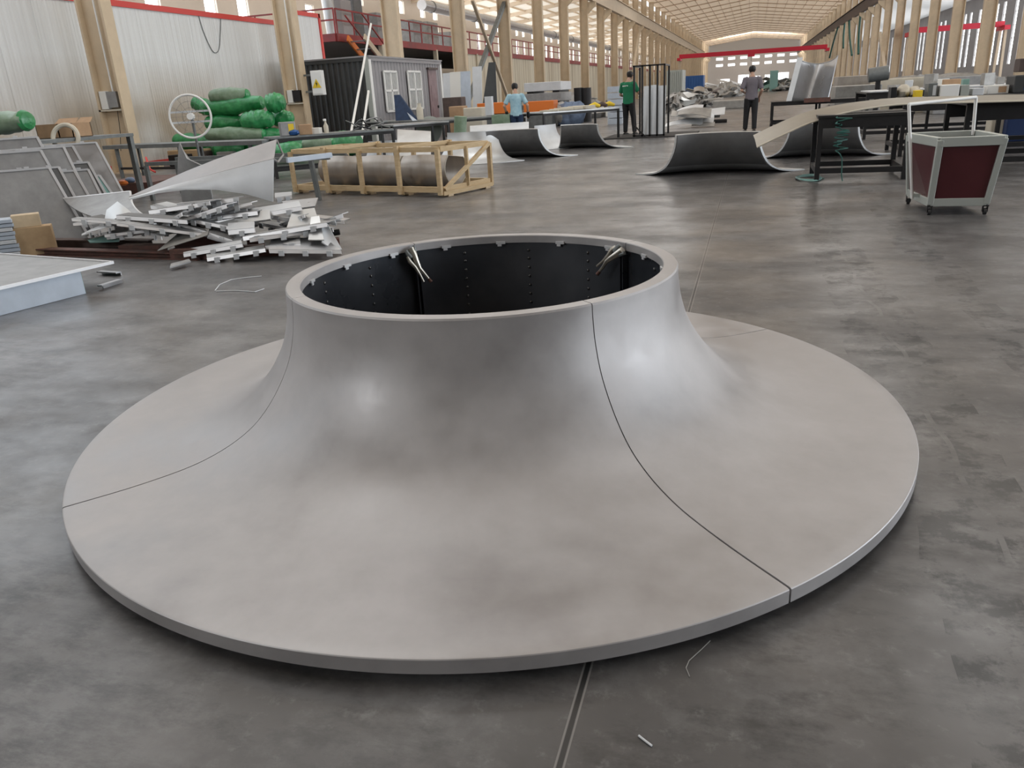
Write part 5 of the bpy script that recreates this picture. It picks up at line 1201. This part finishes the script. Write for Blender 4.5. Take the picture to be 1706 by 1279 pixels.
rt = table('machine_bench', 'dark machine bench right of the container office', G(737, 200, .78), G(838, 192, .78), 4.5, .78, 'black_steel', 'grey_steel', lower=False)
table('small_steel_table', 'narrow steel table in front of the barred windows', G(655, 208, .8), G(748, 201, .8), .9, .8, 'black_steel', 'alu_dull')
p_ = G(700, 205, .8); 
b = B(); q0, q1 = PY(683, 206, 22.5), PY(662, 158, 23.2); b.prism([V((q0.x - .45, 22.5, .8)), V((q0.x + .25, 22.5, .8)), V((q1.x + .15, 23, q1.z)), V((q1.x - .02, 23, q1.z))], (0, .08, 0)); T(obj('draped_cover', b, 'jeans'), 'dark navy cover draped to a point before the first barred window', 'cover')
b = B(); b.beam(PY(693, 204, 22.4), PY(676, 178, 22.9), .16, .03); T(obj('leaning_board', b, 'alu_bluish'), 'pale board leaning beside the navy cover', 'board')
p_ = PY(701, 204, 22.6); b = B(); b.lathe([(0, 0), (.1, 0), (.1, .3), (.05, .38), (.05, .46), (0, .46)], (p_.x, 22.6, .8), seg=14); T(obj('canister', b, 'sheet_cream'), 'cream canister below the second barred window', 'canister')
p_ = G(716, 198); t = thing('wheelbarrow_tray', 'grey hooded tray leaning by the mauve office door', 'tray', (PY(714, 196, 23.5).x, 23.5, 0))
b = B(); q = PY(714, 196, 23.5); b.lathe([(0, 0), (.43, .02), (.43, .06), (0, .05)], (0, 0, 0), seg=24); M_ = Matrix.Rotation(radians(72), 3, 'X'); b.v = [M_ @ p + V((q.x, 23.5, .44)) for p in b.v]; obj('tray_disc', b, 'cont_post', t)
p0, p1 = PY(818, 188, 24.5), PY(824, 160, 24.5); b = B(); b.bb(p0.x - .12, p0.x + .1, 24.3, 24.5, .78, p1.z); T(obj('gas_cylinder', b, 'alu_white'), 'pale upright case on the machine bench left of the person in light blue', 'case')
p0 = PY(842, 200, 20.8); b = B(); b.bb(p0.x - .35, p0.x + .15, 20.7, 21.1, 0, .86); T(obj('green_cabinet', b, 'film_grey'), 'grey green cabinet left of the person in light blue', 'cabinet')

# ------------------------------------------------------------------ far scrap heaps, containers, gantry crane
rnd = random.Random(33)
def heap(n, x0, x1, y0, y1, Ya, Yb, group, lab, mats):
    gm = [PY(lerp(x0, x1, u), y1, (Ya + Yb) / 2) for u in (0, .5, 1)]; tp = PY((x0 + x1) / 2, lerp(y1, y0, .75), (Ya + Yb) / 2)
    b = B(); b.blob((gm[1].x, (Ya + Yb) / 2, 0), (abs(gm[2].x - gm[0].x) * .52, (Yb - Ya) * .55, max(.25, tp.z * .8)), None, 34, 18, .16, n); b.v = [V((p.x, p.y, max(0, p.z))) for p in b.v]
    tag(obj('scrap_mound', b, 'foil_grey'), 'crumpled core of the ' + group, 'scrap')
    for k in range(n):
        yy = rnd.uniform(Ya, Yb); f_ = rnd.random(); gp = PY(lerp(x0, x1, f_), y1, yy); top = PY(lerp(x0, x1, f_), lerp(y1, y0, rnd.random()), yy)
        z = rnd.uniform(.05, max(.1, top.z * .8)); L = rnd.uniform(.012, .026) * yy; an = rnd.uniform(0, pi); tl = rnd.uniform(-.35, .35)
        c_ = V((top.x, yy, z)); d_ = V((cos(an), sin(an), tl)).normalized() * L / 2; n_ = V((-sin(an), cos(an), rnd.uniform(-.6, .6))).normalized() * rnd.uniform(.0015, .006) * yy
        q4 = [c_ - d_ + n_, c_ + d_ + n_, c_ + d_ - n_, c_ - d_ - n_]; mz = min(p.z for p in q4)
        if mz < .02: q4 = [p + V((0, 0, .02 - mz)) for p in q4]
        scrap(lab, q4, m=rnd.choice(mats), th=.02, sag=rnd.uniform(-.1, .1), n=4, group=group, parts=False)
heap(60, 1146, 1190, 136, 163, 52, 60, 'brownish scrap heap behind the rack', 'twisted brownish metal scrap in the heap behind the rack', ['foil_grey', 'alu_dull', 'bronze_sheet', 'alu_light', 'brown_steel'])
heap(40, 1108, 1146, 143, 168, 44, 50, 'grey scrap beside the rack', 'grey green metal scrap lying just beyond the rack', ['alu_dull', 'grey_steel', 'alu_light', 'foil_grey'])
heap(60, 1185, 1238, 127, 150, 84, 100, 'far pale scrap heap', 'pale metal scrap in the far heap left of the person in grey', ['alu_light', 'foil_grey', 'alu_white', 'alu_dull'])
heap(30, 1275, 1320, 126, 140, 110, 125, 'far scrap on the right', 'far metal scrap right of the person in grey', ['alu_light', 'foil_grey', 'alu_dull', 'teal'])
heap(45, 1400, 1700, 112, 132, 38, 48, 'parts along the right columns', 'pale metal part piled along the right column feet', ['alu_white', 'alu_light', 'plastic_white', 'foil_grey', 'teal', 'alu_dull'])
heap(30, 850, 1000, 140, 165, 40, 46, 'parts along the left columns', 'grey part piled between the left columns', ['alu_light', 'foil_grey', 'alu_dull', 'sheet_cream'])
rnd = random.Random(77)
for k in range(9):
    f_ = rnd.random(); yy = 27 + rnd.uniform(0, 1.8); x = lerp(PY(1140, 190, yy).x, PY(1180, 190, yy).x, f_); z = .1 + .06 * k; L = rnd.uniform(.35, .7); w_ = rnd.uniform(.12, .35); an = rnd.uniform(-.7, .7); dx, dy = cos(an) * L, sin(an) * L
    scrap('pale bent sheet in the low heap on the floor beyond the rack', [(x - dx, yy - dy + w_, z + rnd.uniform(-.04, .16)), (x + dx, yy + dy + w_, z + rnd.uniform(-.04, .1)), (x + dx, yy + dy - w_, max(.03, z - rnd.uniform(0, .25))), (x - dx, yy - dy - w_, max(.03, z - rnd.uniform(0, .25)))], m=rnd.choice(['alu_white', 'alu_light', 'foil_grey']), sag=rnd.uniform(-.08, .05), n=5, group='pale bent sheets beyond the rack', parts=False)
for k, (x0, x1, y0, y1, yy, dp, m, lb) in enumerate(((1180, 1212, 175, 186, 30, .4, 'black_steel', 'long black bar lying on the floor beyond the pale stack'), (1188, 1240, 157, 168, 46, 3, 'foil_grey', 'low pinkish grey slab stack left of the person in grey'))):
    p0, p1 = PY(x0, y1, yy), PY(x1, y0, yy); b = B(); hh = min(max(.1, p1.z), .42); b.bb(p0.x, p1.x, yy, yy + dp, 0, hh if k != 0 else .12); T(obj('floor_stack', b, m, bevel=.03), lb, 'stack')
for k, (x0, x1, y0, yy, m, lb) in enumerate(((1138, 1172, 125, 88, 'blue', 'blue container box far down the hall'), (1110, 1137, 116, 62, 'cont_post', 'grey green cabin far down the hall left of the blue box'), (1282, 1297, 117, 110, 'teal', 'pale green cabinet far down the hall right of the person in grey'))):
    p0, p1 = PY(x0, 150, yy), PY(x1, y0, yy); t = thing('far_container', lb, 'container', ((p0.x + p1.x) / 2, yy + 1, 0)); zt_ = max(1.5, p1.z)
    b = B(); b.bb(p0.x, p1.x, yy, yy + 3, .1, zt_); obj('box_body', b, m, t)
    b = B(); b.bb(p0.x - .05, p1.x + .05, yy - .05, yy + 3, 0, .12); obj('base_frame', b, 'grey_steel', t)
    for j in range(8): x = lerp(p0.x, p1.x, (j + .5) / 8); b = B(); b.bb(x - .05, x + .05, yy - .05, yy, .2, zt_ - .1); obj('corrugation_rib', b, m, t)
def gantry(label, xa, xb, yy, z, hh, m='crane_red', legs=True):
    t = thing('gantry_crane', label, 'crane', ((xa + xb) / 2, yy, 0))
    b = B(); b.bb(xa, xb, yy - .3, yy + .3, z, z + hh); obj('bridge_girder', b, m, t)
    for x in (xa, xb):
        b = B(); b.bb(x - .25, x + .25, yy - 1.4, yy + 1.4, z - .3, z + .1); obj('end_carriage', b, m, t)
        if legs:
            for s in (-1, 1): b = B(); b.beam((x, yy + s * .9, z - .2), (x, yy + s * 1.3, 0), .22, .22); obj('leg', b, 'cream_far', t)
    xm = lerp(xa, xb, .5); b = B(); b.bb(xm - .5, xm + .5, yy - .25, yy + .25, z - .35, z); hst = obj('hoist', b, m, t)
    b = B(); b.tube([(xm, yy, z - .3), (xm, yy, z - 1.0)], .03, 6); obj('hoist_rope', b, 'black_steel', hst)
    return t
p0, p1 = PY(1132, 97, 130), PY(1378, 79, 130); gantry('red gantry crane spanning the far part of the main hall', p0.x, p1.x, 130, p0.z - .1, .6)
p0, p1 = PY(1474, 57, 92), PY(1672, 44, 92); gantry('red overhead crane girder spanning the right aisle behind the columns', max(p0.x, 14.6), p1.x, 92, p0.z - .1, .5)
# cross braces and slanting struts between columns
def brace(lab, p, q, r=.12, m='cream_far'): b = B(); b.beam(p, q, r, r); T(obj('cross_brace', b, m), lab, 'brace')
brace('tan diagonal brace rising to the right between the fourth and fifth left columns', V((XL - .3, 42.8, .9)), PX(842, 0, XL - .3), .22, 'grey_steel')
brace('tan diagonal brace falling to the right between the fourth and fifth left columns', PX(787, 0, XL - .12), V((XL - .12, 51.0, .6)), .16)
brace('slanting strut under the left runway beam above the rack', PX(1066, 50, XL + .2), PX(1056, 112, XL + .2), .25)
brace('slanting strut between the right columns leaning left', PX(1456, 28, XR + .2), PX(1444.5, 150, XR + .2), .3)
brace('slanting strut between the right columns leaning right', PX(1466, 55, XR + .2), PX(1474, 118, XR + .2), .3)
for k, (x0, x1, y0, y1) in enumerate(((1397, 1382, 34, 96), (1415, 1419, 28, 92), (1433, 1430, 32, 90), (1407, 1405, 45, 80))):
    a_, c_ = PX(x0, y0, XR - .5), PX(x1, y1, XR - .5); a_ = V((a_.x, a_.y, 8.95)); md = lerp(a_, c_, .5) + V((0, .8, 0)); b = B(); b.tube(crom([tuple(a_), tuple(md), tuple(c_)], 4), .14, 8)
    T(obj('hanging_hose', b, 'hose_green'), ['dark green hose hanging leftmost from the right runway beam', 'dark green hose with curved end hanging from the right runway beam', 'straight dark green hose hanging farthest right from the runway beam', 'short dark green hose hanging between two longer ones'][k], 'hose')

# ------------------------------------------------------------------ left aisle mezzanine with fence below and red railing
xm = -19.5
b = B(); b.bb(xm - .1, xm, 55, 200, 0, 4.3)
struct('trim_4', b, 'fence_beige', 'beige boarded fence under the left aisle gallery')
b = B(); b.bb(-31, xm, 37, 200, 4.35, 4.5); struct('slab_gallery', b, 'aisle_grey', 'gallery floor in the left aisle')
b = B(); b.bb(xm - .15, xm + .1, 37, 200, 4.25, 4.6); b.bb(-31, xm, 36.9, 37.1, 4.25, 4.6); struct('gallery_edge_beam', b, 'red_steel', 'red edge beam of the left aisle gallery')
rp = None
def railing(lab, p, q, n, h=1.1):
    t = thing('gallery_railing', lab, 'railing', V(p))
    for z in (h, h * .55): b = B(); b.beam(V(p) + V((0, 0, z)), V(q) + V((0, 0, z)), .07, .07); obj('rail', b, 'red_steel', t)
    for k in range(n + 1): c_ = lerp(V(p), V(q), k / n); b = B(); b.beam(c_, c_ + V((0, 0, h)), .06, .06); obj('post', b, 'red_steel', t)
railing('red railing along the near part of the left aisle gallery', (xm, 37.2, 4.6), (xm, 80, 4.6), 24)
railing('red railing along the far part of the left aisle gallery', (xm, 80.5, 4.6), (xm, 150, 4.6), 34)
railing('red railing across the end of the left aisle gallery', (-31, 37, 4.6), (xm, 37, 4.6), 8)
for k, y in enumerate((42, 50, 58)):
    b = B(); b.bb(xm - .12, xm + .12, y - .12, y + .12, 0, 4.3); T(obj('gallery_post', b, 'fence_beige'), ['first beige post under the gallery behind the container', 'second beige post under the gallery behind the container', 'third beige post under the gallery by the cross braces'][k], 'post')
t = thing('gallery_stair', 'tan steel stair with red handrail climbing to the gallery behind the container', 'stair', (-18.6, 36, 0))
for s in (-.45, .45):
    b = B(); b.beam((-18.7 + s, 45.2, .02), (-18.7 + s, 37.5, 4.4), .08, .28); obj('stringer', b, 'orange' if s < 0 else 'cream_far', t)
    b = B(); b.beam((-18.7 + s, 44.5, 1.4), (-18.7 + s, 37.5, 5.4), .06, .06); obj('handrail', b, 'red_steel', t)
for k in range(12): f_ = (k + .5) / 12; b = B(); b.box((-18.7, lerp(44.5, 37.5, f_), lerp(.4, 4.4, f_)), (.86, .26, .04)); obj('tread', b, 'grey_steel', t)
for k, (y, x, w_, h_, m) in enumerate(((40, -20.8, 1.2, 1.9, 'aisle_grey'), (42.2, -21.2, 1.0, 2.2, 'inner_shell'), (44.5, -20.9, 1.4, 1.6, 'alu_dull'), (49, -20.6, 1.5, 1.5, 'alu_dull'), (52, -20.8, 1.8, 1.6, 'foil_grey'), (56, -20.8, 1.8, 1.2, 'alu_dull'))):
    carton('plant_cabinet', ['grey plant cabinet first along the gallery', 'dark plant cabinet second along the gallery', 'silver plant cabinet third along the gallery', 'silver plant cabinet just right of the third column', 'pale plant cabinet between the third and fourth columns', 'low silver plant cabinet left of the fourth column'][k], 'cabinet', (x, y, 4.5), (1.0, w_, h_), m)
t = thing('ventilation_duct', 'big silver ventilation duct with a down pipe above the container office', 'duct', (-21, 38, 4.5))
b = B(); b.tube([(-21.5, 28, 8.2), (-21.5, 52, 8.2)], .55, 20); obj('main_duct', b, 'alu_mill', t)
b = B(); b.tube([(-20.9, 38.6, 8.2), (-20.6, 38.6, 6.5), (-20.5, 38.6, 4.6)], .3, 16); obj('down_pipe', b, 'alu_light', t)
t = thing('aisle_duct', 'long silver duct running along the left aisle above the gallery', 'duct', (-24, 110, 7.5))
b = B(); b.tube([(-25, 62, 8.3), (-25, 150, 8.3)], .4, 16); obj('duct_run', b, 'alu_mill', t)
for k in range(9): b = B(); y = 64 + k * 10.5; b.torus((-25, y, 8.3), (0, 1, 0), .42, .04, 20, 6); obj('duct_joint', b, 'alu_dull', t)
